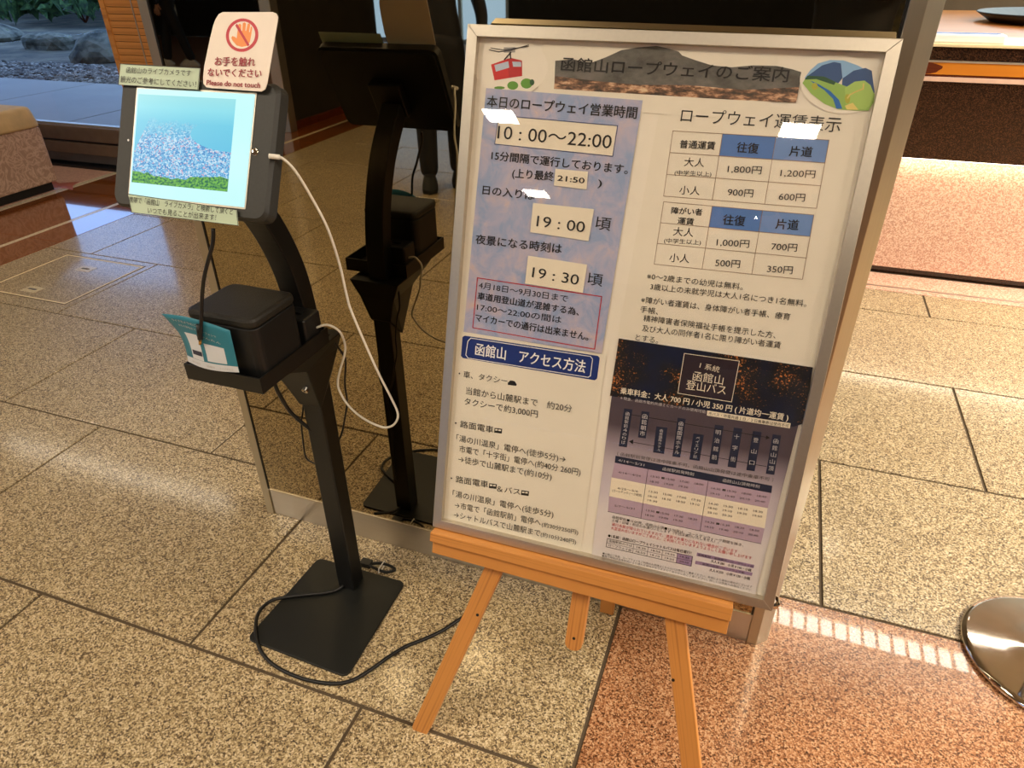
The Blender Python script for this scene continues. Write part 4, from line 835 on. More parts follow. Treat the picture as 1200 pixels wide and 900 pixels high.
('access_sheet', 'white', [(0.0417, 0.364), (0.0369, 0.3577), (0.035, 0.3331), (0.0398, 0.3283)], ('L', 0.0012, 0)),
('access_sheet', 'white', [(0.0417, 0.364), (0.2508, 0.3666), (0.2548, 0.3628), (0.2549, 0.3342), (0.2513, 0.3313), (0.0398, 0.3283)], ('L', 0.0012, 0)),
('access_sheet', 'ink', [(0.115, 0.2972), (0.1193, 0.3022), (0.1269, 0.3022), (0.1312, 0.2973), (0.1305, 0.2944), (0.1154, 0.2935)], 1),
('access_sheet', 'ink', [(0.0989, 0.2119), (0.113, 0.2128), (0.1129, 0.204), (0.0988, 0.203)], 1),
('access_sheet', 'paper', [(0.1006, 0.2103), (0.105, 0.2106), (0.1047, 0.2077), (0.1004, 0.2073)], 2),
('access_sheet', 'paper', [(0.1064, 0.2105), (0.1113, 0.2109), (0.111, 0.2082), (0.1062, 0.2077)], 2),
('access_sheet', 'ink', [(0.0986, 0.1062), (0.1131, 0.1075), (0.1129, 0.0982), (0.0985, 0.0969)], 1),
('access_sheet', 'paper', [(0.1003, 0.1046), (0.1048, 0.105), (0.1046, 0.1019), (0.1001, 0.1014)], 2),
('access_sheet', 'paper', [(0.1063, 0.1049), (0.1113, 0.1055), (0.111, 0.1027), (0.1061, 0.102)], 2),
('access_sheet', 'ink', [(0.1592, 0.1066), (0.1733, 0.1078), (0.1733, 0.0987), (0.1592, 0.0974)], 1),
('access_sheet', 'paper', [(0.1609, 0.1049), (0.1652, 0.1053), (0.1651, 0.1023), (0.1607, 0.1018)], 2),
('access_sheet', 'paper', [(0.1667, 0.1053), (0.1715, 0.1058), (0.1713, 0.1031), (0.1665, 0.1024)], 2),
('fare_sheet', 'paper', [(0.3052, 0.7599), (0.5804, 0.7597), (0.5838, 0.4111), (0.2895, 0.4055)], 0),
('fare_sheet', 'headblue', [(0.3984, 0.7202), (0.471, 0.7211), (0.4716, 0.6912), (0.3988, 0.6901)], 1),
('fare_sheet', 'headblue2', [(0.471, 0.7211), (0.5403, 0.722), (0.541, 0.6922), (0.4716, 0.6912)], 1),
('fare_sheet', 'brownline', [(0.3281, 0.7193), (0.3289, 0.6272)], ('L', 0.0007, 0)),
('fare_sheet', 'brownline', [(0.3984, 0.7202), (0.3996, 0.6284)], ('L', 0.0007, 0)),
('fare_sheet', 'brownline', [(0.471, 0.7211), (0.4727, 0.6297)], ('L', 0.0007, 0)),
('fare_sheet', 'brownline', [(0.5403, 0.722), (0.5425, 0.6309)], ('L', 0.0007, 0)),
('fare_sheet', 'brownline', [(0.3281, 0.7193), (0.5403, 0.722)], ('L', 0.0007, 0)),
('fare_sheet', 'brownline', [(0.3284, 0.6891), (0.541, 0.6922)], ('L', 0.0007, 0)),
('fare_sheet', 'brownline', [(0.3287, 0.6583), (0.5418, 0.6616)], ('L', 0.0007, 0)),
('fare_sheet', 'brownline', [(0.3289, 0.6272), (0.5425, 0.6309)], ('L', 0.0007, 0)),
('fare_sheet', 'headblue', [(0.401, 0.6199), (0.4716, 0.6208), (0.4721, 0.5906), (0.4012, 0.5895)], 1),
('fare_sheet', 'headblue2', [(0.4716, 0.6208), (0.5409, 0.6216), (0.5418, 0.5917), (0.4721, 0.5906)], 1),
('fare_sheet', 'brownline', [(0.3302, 0.619), (0.33, 0.526)], ('L', 0.0007, 0)),
('fare_sheet', 'brownline', [(0.401, 0.6199), (0.4017, 0.5276)], ('L', 0.0007, 0)),
('fare_sheet', 'brownline', [(0.4716, 0.6208), (0.4733, 0.5292)], ('L', 0.0007, 0)),
('fare_sheet', 'brownline', [(0.5409, 0.6216), (0.5435, 0.5308)], ('L', 0.0007, 0)),
('fare_sheet', 'brownline', [(0.3302, 0.619), (0.5409, 0.6216)], ('L', 0.0007, 0)),
('fare_sheet', 'brownline', [(0.3301, 0.5883), (0.5418, 0.5917)], ('L', 0.0007, 0)),
('fare_sheet', 'brownline', [(0.3301, 0.5574), (0.5427, 0.5615)], ('L', 0.0007, 0)),
('fare_sheet', 'brownline', [(0.33, 0.526), (0.5435, 0.5308)], ('L', 0.0007, 0)),
('bus_poster', 'posterbase', [(0.2925, 0.4032), (0.5832, 0.4052), (0.5725, 0.0079), (0.298, 0.0048)], 0),
('bus_poster', 'night', [(0.2924, 0.4028), (0.5827, 0.4054), (0.5897, 0.3187), (0.5737, 0.3096), (0.4367, 0.311), (0.2911, 0.3066)], 1),
('bus_poster', 'cream', [(0.3968, 0.396), (0.4792, 0.3976), (0.4792, 0.3319), (0.3969, 0.331)], ('L', 0.0009, 1)),
('bus_poster', 'plum', [(0.3968, 0.396), (0.4792, 0.3976), (0.4792, 0.3319), (0.3969, 0.331)], 2),
('bus_poster', 'cream', [(0.4459, 0.3113), (0.5695, 0.3147), (0.5698, 0.3064), (0.4465, 0.3031)], 3),
('bus_poster', 'ink', [(0.3302, 0.2818), (0.5435, 0.2859)], ('L', 0.0008, 0)),
('bus_poster', 'ink', [(0.3332, 0.2357), (0.5482, 0.2388)], ('L', 0.0008, 0)),
('bus_poster', 'ink', [(0.5449, 0.2856), (0.5389, 0.2886), (0.5393, 0.282)], 2),
('bus_poster', 'ink', [(0.3323, 0.2355), (0.3392, 0.2402), (0.3395, 0.2318)], 2),
('bus_poster', 'navy', [(0.317, 0.29), (0.3302, 0.2906), (0.3305, 0.2246), (0.3171, 0.2238)], 3),
('bus_poster', 'navy', [(0.3454, 0.2908), (0.3578, 0.2914), (0.3586, 0.2462), (0.346, 0.2455)], 3),
('bus_poster', 'navy', [(0.3723, 0.27), (0.3898, 0.2709), (0.3914, 0.226), (0.3737, 0.2249)], 3),
('bus_poster', 'navy', [(0.4033, 0.2906), (0.4157, 0.2912), (0.4175, 0.2254), (0.405, 0.2246)], 3),
('bus_poster', 'navy', [(0.4315, 0.2698), (0.4474, 0.2706), (0.4482, 0.2261), (0.4321, 0.2251)], 3),
('bus_poster', 'navy', [(0.4613, 0.2908), (0.4743, 0.2914), (0.4763, 0.2261), (0.463, 0.2252)], 3),
('bus_poster', 'navy', [(0.4899, 0.2916), (0.5025, 0.2922), (0.5045, 0.2264), (0.4917, 0.2256)], 3),
('bus_poster', 'navy', [(0.5187, 0.2918), (0.5312, 0.2923), (0.5328, 0.2271), (0.5202, 0.2263)], 3),
('bus_poster', 'navy', [(0.5477, 0.2923), (0.5599, 0.2928), (0.5621, 0.2275), (0.5497, 0.2267)], 3),
('bus_poster', 'navy', [(0.3142, 0.2061), (0.5628, 0.209), (0.5637, 0.1966), (0.3144, 0.1936)], 2),
('bus_poster', 'lav', [(0.3144, 0.1936), (0.5637, 0.1966), (0.5632, 0.1704), (0.3127, 0.1665)], 2),
('bus_poster', 'cream', [(0.3127, 0.1665), (0.5632, 0.1704), (0.565, 0.1353), (0.3133, 0.132)], 2),
('bus_poster', 'lav', [(0.3133, 0.132), (0.565, 0.1353), (0.5645, 0.1079), (0.3149, 0.1039)], 2),
('bus_poster', 'ink', [(0.37, 0.1947), (0.3712, 0.1052)], ('L', 0.0006, 0)),
('bus_poster', 'ink', [(0.4669, 0.1947), (0.4686, 0.1062)], ('L', 0.0006, 0)),
('bus_poster', 'ink', [(0.3149, 0.1039), (0.5645, 0.1079)], ('L', 0.0006, 0)),
('bus_poster', 'ink', [(0.3212, 0.0541), (0.4645, 0.0581), (0.4652, 0.0396), (0.3205, 0.0379)], ('L', 0.0008, 1)),
('bus_poster', 'ink', [(0.3207, 0.0458), (0.4648, 0.0489)], ('L', 0.0005, 0)),
('bus_poster', 'ink', [(0.3666, 0.0554), (0.3668, 0.0385)], ('L', 0.0005, 0)),
('bus_poster', 'ink', [(0.3909, 0.0561), (0.3912, 0.0388)], ('L', 0.0005, 0)),
('bus_poster', 'ink', [(0.4152, 0.0568), (0.4158, 0.0391)], ('L', 0.0005, 0)),
('bus_poster', 'ink', [(0.4396, 0.0575), (0.4403, 0.0394)], ('L', 0.0005, 0)),
('bus_poster', 'lav2', [(0.4396, 0.0572), (0.4643, 0.058), (0.4652, 0.0396), (0.4403, 0.039)], 2),
('bus_poster', 'lav2', [(0.4706, 0.0667), (0.5615, 0.0684), (0.5615, 0.0623), (0.4705, 0.0604)], 2),
('bus_poster', 'lav2', [(0.4707, 0.0515), (0.5613, 0.0541), (0.5612, 0.048), (0.4706, 0.0453)], 2),
('bus_poster', 'darkgrey', [(0.3049, 0.0128), (0.3066, 0.0129), (0.3067, 0.0119), (0.3051, 0.0118)], 1),
('bus_poster', 'darkgrey', [(0.3091, 0.0129), (0.3108, 0.013), (0.3109, 0.0119), (0.3093, 0.0119)], 1),
('bus_poster', 'darkgrey', [(0.3133, 0.013), (0.3149, 0.013), (0.3151, 0.012), (0.3134, 0.0119)], 1),
('bus_poster', 'darkgrey', [(0.3175, 0.013), (0.3191, 0.0131), (0.3192, 0.0121), (0.3176, 0.012)], 1),
('bus_poster', 'darkgrey', [(0.3216, 0.0131), (0.3233, 0.0131), (0.3234, 0.0121), (0.3218, 0.012)], 1),
('bus_poster', 'darkgrey', [(0.3258, 0.0131), (0.3274, 0.0132), (0.3275, 0.0122), (0.3259, 0.0121)], 1),
('bus_poster', 'darkgrey', [(0.3299, 0.0132), (0.3316, 0.0132), (0.3317, 0.0122), (0.3301, 0.0122)], 1),
('bus_poster', 'darkgrey', [(0.3341, 0.0133), (0.3357, 0.0133), (0.3358, 0.0123), (0.3342, 0.0122)], 1),
('bus_poster', 'darkgrey', [(0.3382, 0.0133), (0.3398, 0.0134), (0.34, 0.0124), (0.3384, 0.0123)], 1),
('bus_poster', 'darkgrey', [(0.3423, 0.0134), (0.3439, 0.0134), (0.3441, 0.0124), (0.3425, 0.0123)], 1),
('bus_poster', 'darkgrey', [(0.3465, 0.0134), (0.3481, 0.0135), (0.3482, 0.0125), (0.3466, 0.0124)], 1),
('bus_poster', 'darkgrey', [(0.3506, 0.0135), (0.3522, 0.0135), (0.3523, 0.0125), (0.3507, 0.0124)], 1),
('bus_poster', 'darkgrey', [(0.3547, 0.0135), (0.3563, 0.0136), (0.3564, 0.0126), (0.3548, 0.0125)], 1),
('bus_poster', 'darkgrey', [(0.3588, 0.0136), (0.3604, 0.0136), (0.3605, 0.0126), (0.3589, 0.0126)], 1),
('bus_poster', 'darkgrey', [(0.3629, 0.0137), (0.3644, 0.0137), (0.3646, 0.0127), (0.363, 0.0126)], 1),
('bus_poster', 'darkgrey', [(0.3669, 0.0137), (0.3685, 0.0138), (0.3687, 0.0128), (0.3671, 0.0127)], 1),
('bus_poster', 'darkgrey', [(0.371, 0.0138), (0.3726, 0.0138), (0.3727, 0.0128), (0.3711, 0.0127)], 1),
('bus_poster', 'darkgrey', [(0.3751, 0.0138), (0.3766, 0.0139), (0.3768, 0.0129), (0.3752, 0.0128)], 1),
('bus_poster', 'darkgrey', [(0.3791, 0.0139), (0.3807, 0.0139), (0.3808, 0.0129), (0.3793, 0.0129)], 1),
('bus_poster', 'darkgrey', [(0.3832, 0.0139), (0.3847, 0.014), (0.3849, 0.013), (0.3833, 0.0129)], 1),
('bus_poster', 'darkgrey', [(0.3872, 0.014), (0.3888, 0.014), (0.3889, 0.0131), (0.3874, 0.013)], 1),
('bus_poster', 'darkgrey', [(0.3912, 0.0141), (0.3928, 0.0141), (0.3929, 0.0131), (0.3914, 0.013)], 1),
('bus_poster', 'darkgrey', [(0.3953, 0.0141), (0.3968, 0.0142), (0.397, 0.0132), (0.3954, 0.0131)], 1),
('bus_poster', 'darkgrey', [(0.3993, 0.0142), (0.4008, 0.0142), (0.401, 0.0132), (0.3994, 0.0131)], 1),
('bus_poster', 'darkgrey', [(0.4033, 0.0142), (0.4048, 0.0143), (0.405, 0.0133), (0.4034, 0.0132)], 1),
('bus_poster', 'darkgrey', [(0.4073, 0.0143), (0.4088, 0.0143), (0.409, 0.0133), (0.4074, 0.0133)], 1),
('bus_poster', 'darkgrey', [(0.4113, 0.0143), (0.4128, 0.0144), (0.413, 0.0134), (0.4114, 0.0133)], 1),
('bus_poster', 'darkgrey', [(0.4153, 0.0144), (0.4168, 0.0144), (0.417, 0.0135), (0.4154, 0.0134)], 1),
('bus_poster', 'darkgrey', [(0.4192, 0.0145), (0.4208, 0.0145), (0.4209, 0.0135), (0.4194, 0.0134)], 1),
('bus_poster', 'darkgrey', [(0.4232, 0.0145), (0.4248, 0.0146), (0.4249, 0.0136), (0.4234, 0.0135)], 1),
('bus_poster', 'darkgrey', [(0.4272, 0.0146), (0.4287, 0.0146), (0.4289, 0.0136), (0.4273, 0.0135)], 1),
('bus_poster', 'darkgrey', [(0.4311, 0.0146), (0.4327, 0.0147), (0.4328, 0.0137), (0.4313, 0.0136)], 1),
('bus_poster', 'darkgrey', [(0.4351, 0.0147), (0.4366, 0.0147), (0.4368, 0.0137), (0.4352, 0.0137)], 1),
('bus_poster', 'darkgrey', [(0.439, 0.0147), (0.4406, 0.0148), (0.4407, 0.0138), (0.4392, 0.0137)], 1),
('bus_poster', 'darkgrey', [(0.443, 0.0148), (0.4445, 0.0148), (0.4446, 0.0139), (0.4431, 0.0138)], 1),
('bus_poster', 'darkgrey', [(0.4469, 0.0148), (0.4484, 0.0149), (0.4486, 0.0139), (0.4471, 0.0138)], 1),
('bus_poster', 'darkgrey', [(0.4508, 0.0149), (0.4523, 0.0149), (0.4525, 0.014), (0.451, 0.0139)], 1),
('bus_poster', 'darkgrey', [(0.4547, 0.015), (0.4562, 0.015), (0.4564, 0.014), (0.4549, 0.0139)], 1),
('bus_poster', 'darkgrey', [(0.4586, 0.015), (0.4601, 0.0151), (0.4603, 0.0141), (0.4588, 0.014)], 1),
('bus_poster', 'darkgrey', [(0.4625, 0.0151), (0.464, 0.0151), (0.4642, 0.0141), (0.4627, 0.0141)], 1),
('bus_poster', 'darkgrey', [(0.4664, 0.0151), (0.4679, 0.0152), (0.4681, 0.0142), (0.4666, 0.0141)], 1),
('bus_poster', 'darkgrey', [(0.4703, 0.0152), (0.4718, 0.0152), (0.472, 0.0142), (0.4705, 0.0142)], 1),
('bus_poster', 'darkgrey', [(0.4742, 0.0152), (0.4757, 0.0153), (0.4758, 0.0143), (0.4743, 0.0142)], 1),
('bus_poster', 'darkgrey', [(0.4781, 0.0153), (0.4796, 0.0153), (0.4797, 0.0144), (0.4782, 0.0143)], 1),
('bus_poster', 'darkgrey', [(0.4819, 0.0153), (0.4834, 0.0154), (0.4836, 0.0144), (0.4821, 0.0143)], 1),
('bus_poster', 'darkgrey', [(0.4858, 0.0154), (0.4873, 0.0154), (0.4874, 0.0145), (0.4859, 0.0144)], 1),
('bus_poster', 'darkgrey', [(0.4896, 0.0154), (0.4911, 0.0155), (0.4913, 0.0145), (0.4898, 0.0144)], 1),
('bus_poster', 'darkgrey', [(0.4935, 0.0155), (0.4949, 0.0155), (0.4951, 0.0146), (0.4936, 0.0145)], 1),
('bus_poster', 'darkgrey', [(0.4973, 0.0156), (0.4988, 0.0156), (0.4989, 0.0146), (0.4975, 0.0146)], 1),
('bus_poster', 'darkgrey', [(0.5011, 0.0156), (0.5026, 0.0157), (0.5028, 0.0147), (0.5013, 0.0146)], 1),
('bus_poster', 'darkgrey', [(0.5049, 0.0157), (0.5064, 0.0157), (0.5066, 0.0147), (0.5051, 0.0147)], 1),
('bus_poster', 'darkgrey', [(0.5088, 0.0157), (0.5102, 0.0158), (0.5104, 0.0148), (0.5089, 0.0147)], 1),
('bus_poster', 'darkgrey', [(0.5126, 0.0158), (0.514, 0.0158), (0.5142, 0.0148), (0.5127, 0.0148)], 1),
('bus_poster', 'darkgrey', [(0.5164, 0.0158), (0.5178, 0.0159), (0.518, 0.0149), (0.5165, 0.0148)], 1),
('bus_poster', 'darkgrey', [(0.5201, 0.0159), (0.5216, 0.0159), (0.5218, 0.015), (0.5203, 0.0149)], 1),
('bus_poster', 'darkgrey', [(0.5239, 0.0159), (0.5254, 0.016), (0.5256, 0.015), (0.5241, 0.0149)], 1),
('bus_poster', 'darkgrey', [(0.5277, 0.016), (0.5292, 0.016), (0.5293, 0.0151), (0.5279, 0.015)], 1),
('bus_poster', 'darkgrey', [(0.5315, 0.016), (0.5329, 0.0161), (0.5331, 0.0151), (0.5317, 0.015)], 1),
('bus_poster', 'darkgrey', [(0.5352, 0.0161), (0.5367, 0.0161), (0.5369, 0.0152), (0.5354, 0.0151)], 1),
('bus_poster', 'darkgrey', [(0.539, 0.0161), (0.5405, 0.0162), (0.5406, 0.0152), (0.5392, 0.0151)], 1),
('bus_poster', 'darkgrey', [(0.5428, 0.0162), (0.5442, 0.0162), (0.5444, 0.0153), (0.5429, 0.0152)], 1),
('bus_poster', 'darkgrey', [(0.5465, 0.0162), (0.548, 0.0163), (0.5481, 0.0153), (0.5467, 0.0153)], 1),
('bus_poster', 'darkgrey', [(0.5502, 0.0163), (0.5517, 0.0163), (0.5519, 0.0154), (0.5504, 0.0153)], 1),
('bus_poster', 'darkgrey', [(0.554, 0.0164), (0.5554, 0.0164), (0.5556, 0.0154), (0.5541, 0.0154)], 1),
('bus_poster', 'darkgrey', [(0.5577, 0.0164), (0.5591, 0.0164), (0.5593, 0.0155), (0.5579, 0.0154)], 1),
('bus_poster', 'darkgrey', [(0.5614, 0.0165), (0.5628, 0.0165), (0.563, 0.0155), (0.5616, 0.0155)], 1),
('bus_poster', 'darkgrey', [(0.5651, 0.0165), (0.5666, 0.0166), (0.5667, 0.0156), (0.5653, 0.0155)], 1),
('bus_poster', 'darkgrey', [(0.5688, 0.0166), (0.5703, 0.0166), (0.5704, 0.0157), (0.569, 0.0156)], 1),
('bus_poster', 'darkgrey', [(0.5725, 0.0166), (0.574, 0.0167), (0.5741, 0.0157), (0.5727, 0.0156)], 1),
('bus_poster', 'darkgrey', [(0.5762, 0.0167), (0.5776, 0.0167), (0.5778, 0.0158), (0.5764, 0.0157)], 1),
('top_label', 'label', [(-0.141, 0.114), (0.0092, 0.1123), (0.0088, 0.0813), (-0.1413, 0.0829)], 0),
('top_label', 'ink', [(-0.141, 0.114), (0.0092, 0.1123), (0.0088, 0.0813), (-0.1413, 0.0829)], ('L', 0.0008, 1)),
('bottom_label', 'label', [(-0.1064, -0.0789), (0.0963, -0.0849), (0.1019, -0.1072), (-0.096, -0.1061)], 0),
('bottom_label', 'ink', [(-0.1064, -0.0789), (0.0963, -0.0849), (0.1019, -0.1072), (-0.096, -0.1061)], ('L', 0.0008, 1)),
('touch_sign', 'signwhite', [(0.0187, 0.0977), (0.0187, 0.1138), (0.0246, 0.1521), (0.0286, 0.1721), (0.0315, 0.18), (0.0362, 0.187), (0.0428, 0.19), (0.1277, 0.1908), (0.1339, 0.1889), (0.1371, 0.1841), (0.137, 0.1784), (0.1299, 0.0937), (0.1273, 0.0858), (0.1216, 0.0826), (0.0348, 0.0841), (0.0258, 0.0848), (0.0202, 0.0896)], 0),
('touch_sign', 'signring', [(0.1054, 0.1486), (0.1033, 0.1456), (0.1007, 0.1428), (0.0975, 0.1404), (0.0939, 0.1385), (0.09, 0.137), (0.0859, 0.1361), (0.0815, 0.1358), (0.0772, 0.136), (0.0729, 0.1367), (0.0688, 0.138), (0.0649, 0.1399), (0.0615, 0.1421), (0.0585, 0.1448), (0.056, 0.1479), (0.0541, 0.1512), (0.0529, 0.1547), (0.0524, 0.1583), (0.0525, 0.1619), (0.0534, 0.1655), (0.0549, 0.1688), (0.057, 0.1719), (0.0597, 0.1747), (0.0629, 0.177), (0.0666, 0.1789), (0.0705, 0.1803), (0.0747, 0.1812), (0.079, 0.1815), (0.0833, 0.1812), (0.0876, 0.1804), (0.0917, 0.1791), (0.0954, 0.1772), (0.0988, 0.175), (0.1018, 0.1723), (0.1042, 0.1693), (0.106, 0.166), (0.1072, 0.1625), (0.1077, 0.159), (0.1076, 0.1554), (0.1068, 0.152)], 1),
('touch_sign', 'signwhite', [(0.1005, 0.1506), (0.0988, 0.1481), (0.0966, 0.1458), (0.094, 0.1438), (0.0911, 0.1422), (0.088, 0.141), (0.0846, 0.1402), (0.0811, 0.1399), (0.0776, 0.1401), (0.0741, 0.1407), (0.0708, 0.1417), (0.0678, 0.1432), (0.065, 0.145), (0.0626, 0.1472), (0.0606, 0.1497), (0.0591, 0.1524), (0.0582, 0.1553), (0.0578, 0.1582), (0.0579, 0.1612), (0.0587, 0.1641), (0.0599, 0.1668), (0.0616, 0.1694), (0.0638, 0.1716), (0.0664, 0.1736), (0.0694, 0.1752), (0.0726, 0.1763), (0.076, 0.1771), (0.0795, 0.1773), (0.0829, 0.1772), (0.0864, 0.1765), (0.0896, 0.1755), (0.0927, 0.174), (0.0954, 0.1721), (0.0977, 0.1699), (0.0997, 0.1675), (0.1011, 0.1648), (0.1021, 0.162), (0.1025, 0.1591), (0.1023, 0.1562), (0.1017, 0.1533)], 2),
('touch_sign', 'orange', [(0.0647, 0.1509), (0.0623, 0.1548), (0.064, 0.1572), (0.0686, 0.1559), (0.0717, 0.154), (0.0719, 0.1628), (0.072, 0.1727), (0.0748, 0.1743), (0.0774, 0.1727), (0.0784, 0.1645), (0.0798, 0.1645), (0.0796, 0.1747), (0.0826, 0.1763), (0.0853, 0.1744), (0.0852, 0.1646), (0.0867, 0.1643), (0.088, 0.1739), (0.0908, 0.1753), (0.0927, 0.1729), (0.0917, 0.1632), (0.0932, 0.1628), (0.0938, 0.17), (0.0956, 0.171), (0.0964, 0.1681), (0.0958, 0.1574), (0.0948, 0.1495), (0.0906, 0.144), (0.0817, 0.1424), (0.0729, 0.1442)], 3),
('touch_sign', 'signring', [(0.0672, 0.1716), (0.0701, 0.1742), (0.0947, 0.1456), (0.0921, 0.1432)], 4)]

from mathutils.geometry import tessellate_polygon
def text_mesh(items, z):
    """items: (string, x0, y0, x1, y1, em, bold) in local metres; y = centre line"""
    V, F = [], []
    for (s, x0, y0, x1, y1, em, bold) in items:
        c = bpy.data.curves.new('t', 'FONT'); c.body = s; c.size = 1; c.resolution_u = 2 if em < .009 else 3
        o = bpy.data.objects.new('t', c); COL.objects.link(o)
        dg = bpy.context.evaluated_depsgraph_get(); me = bpy.data.meshes.new_from_object(o.evaluated_get(dg))
        co = [v.co.copy() for v in me.vertices]
        if not co:
            bpy.data.objects.remove(o); continue
        xa = min(v.x for v in co); xb = max(v.x for v in co); sx = math.hypot(x1-x0, y1-y0)/(xb-xa)
        sy = em*1.02; ang = math.atan2(y1-y0, x1-x0); ca, sa = math.cos(ang), math.sin(ang); k = len(V)
        for v in co:
            lx = (v.x-xa)*sx; ly = (v.y-.37)*sy
            V.append((x0+lx*ca-ly*sa, y0+lx*sa+ly*ca, z))
        fs = [tuple(p.vertices) for p in me.polygons]
        F += [tuple(i+k for i in f) for f in fs]
        if bold:                                        # heavier strokes: shifted copies of the same outline
            n0 = len(V); d = em*(.016 if bold == 1 else .028)
            for q, (dx, dy) in enumerate(((-d, 0), (d, 0), (0, -d*.6), (0, d*.6))):
                b0 = len(V)
                V += [(V[k+i][0]+dx, V[k+i][1]+dy, z-.00002*(q+1)) for i in range(len(co))]
                F += [tuple(i+b0 for i in f) for f in fs]
        bpy.data.objects.remove(o); bpy.data.curves.remove(c); bpy.data.meshes.remove(me)
    return V, F
def poly_mesh(mb, pts, z, spec):
    if isinstance(spec, tuple):                         # a ruled line
        _, wd, close = spec; n = len(pts)
        for i in range(n if close else n-1):
            a, b = Vector(pts[i]), Vector(pts[(i+1) % n]); d = (b-a).normalized(); q = Vector((-d.y, d.x))*wd/2; d = d*wd/2
            mb.add([(*(a-d+q), z), (*(a-d-q), z), (*(b+d-q), z), (*(b+d+q), z)], [(0, 1, 2, 3)])
    else:
        tris = tessellate_polygon([[Vector((*p, 0)) for p in pts]])
        mb.add([(*p, z) for p in pts], [tuple(t) for t in tris])
def printed(sheet, parent, zbase, name, thick=.0003, label=None, matrix=None):
    """first polygon of a sheet = the paper itself (solid); the rest is flat print grouped by ink"""
    ps = [p for p in POLYS if p[0] == sheet]
    base = ps[0]; pts = base[2]
    if sheet == 'header_photo':
        pts = [(.118, .741), (.118, .828), (.455, .824), (.455, .741)]; ps = [None]+ps; col = 'paper'
    elif sheet == 'cable_car_sticker' or sheet == 'landscape_sticker': col = 'paper2'
    else: col = base[1]
    so = MB().loft([[(*p, zbase) for p in pts], [(*p, zbase+thick) for p in pts]]).build(name, 'print_'+col, parent, matrix=matrix)
    if label: so['label'] = label
    ink = {}
    for p in ps[1:]:
        lv_ = 7 if isinstance(p[3], tuple) else p[3]
        ink.setdefault(p[1], []).append((p[2], lv_, p[3]))
    for cname, lst in ink.items():
        mb = MB()
        for pts, lv_, spec in lst: poly_mesh(mb, pts, zbase+thick+.00012*(lv_+1), spec)
        mb.build('printed_shape', 'print_'+cname, so)
    tx = {}
    for t in TEXTS:
        if t[0] == sheet: tx.setdefault(t[1], []).append(t[2:])
    for cname, lst in tx.items():
        V, F = text_mesh(lst, zbase+thick+.0012)
        mb = MB(); mb.v = V; mb.f = F; mb.build('printed_text', 'print_'+cname, so)
    return so
printed('top_label', en, .0035, 'label_strip', .0003, 'pale green label strip taped above the screen')
printed('bottom_label', en, .0035, 'label_strip', .0003, 'pale green label strip taped below the screen')
printed('touch_sign', en, .006, 'warning_sign', .0012, 'white warning sign with crossed-out hand')
# three levels only: strips, sign and screen hang on the stand itself
for o in list(en.children):
    if o.name.startswith(('label_strip', 'warning_sign')):
        o.parent = ts; o.matrix_local = TM @ Matrix.Identity(4)

# ------------------------------------------------------------------ things on the tray
def rbox(name, x0, y0, x1, y1, z0, z1, r, m, parent, taper=0, bevel=.004):
    return MB().rrect(x1-x0, y1-y0, z0, z1, r, Matrix.Translation(((x0+x1)/2, (y0+y1)/2, 0)), taper=taper).build(name, m, parent, bevel)
bx = thing('black_box', (-.815, .862, .7036), 'black rounded box on the tray of the tablet stand', 'box')
rbox('body', -.067, -.060, .069, .060, 0, .108, .016, 'black_plastic', bx, bevel=.002)
rbox('lid', -.068, -.061, .070, .061, .1085, .127, .016, 'leather', bx, bevel=.006)
ad = thing('power_adapter', (-.775, .957, .7036), 'small black power adapter behind the box on the tray', 'adapter')
rbox('housing', -.026, -.026, .028, .026, 0, .066, .005, 'black_plastic', ad)
MB().rrect(.02, .012, .066, .070, .003).build('plug', 'gasket', ad)
# leaflet leaning on the box front: a curled sheet
def bil(u_, v_):
    bl, br = Vector((-.892, .7905, .7345)), Vector((-.783, .7885, .735)); tl, trr = Vector((-.902, .782, .832)), Vector((-.785, .792, .812))
    p = bl.lerp(br, u_).lerp(tl.lerp(trr, u_), v_)
    p.y -= .016*math.sin(math.pi*u_)*(1-.4*v_)*.6; p.z += .010*math.sin(math.pi*u_)*v_ ; p.x += .010*math.sin(math.pi*v_)*(1-u_)
    p.y -= .010*max(0, v_-.6)*(1-u_)*2
    return p
lf = thing('leaflet', (-.84, .79, .7045), 'curled teal and white leaflet leaning on the black box', 'leaflet')
LO = Vector((-.84, .79, .7045))
def patch(name, u0, u1, v0, v1, m, lift, parent, nu=14, nv=10):
    mb = MB(); V = []
    for j in range(nv+1):
        for i in range(nu+1):
            p = bil(u0+(u1-u0)*i/nu, v0+(v1-v0)*j/nv)-LO; p.y -= lift; V.append(p)
    F = [(j*(nu+1)+i, j*(nu+1)+i+1, (j+1)*(nu+1)+i+1, (j+1)*(nu+1)+i) for j in range(nv) for i in range(nu)]
    mb.add(V, F); return mb.build(name, m, parent, smooth=True)
sh = patch('sheet', 0, 1, 0, 1, 'print_teal', 0, lf)
sm_ = sh.modifiers.new('s', 'SOLIDIFY'); sm_.thickness = .0004
patch('white_footer', 0, 1, 0, .14, 'print_leafletwhite', .0008, sh)
patch('phone_picture', .17, .42, .145, .66, 'print_leafletwhite', .0008, sh)
patch('phone_button', .20, .41, .24, .33, 'print_navy', .0013, sh)
patch('code_panel', .50, .84, .17, .52, 'print_leafletwhite', .0008, sh)
V, F = text_mesh([('ライブカメラのご案内', .12, .90, .62, .86, .055, 1), ('まちの景色をスマートフォンで', .18, .81, .78, .74, .05, 0), ('かんたん', .5, .66, .82, .62, .05, 0), ('観光案内', .14, .075, .33, .07, .04, 1), ('函館市', .47, .07, .62, .065, .045, 1), ('ライブカメラ', .70, .065, .92, .06, .04, 1)], 0)
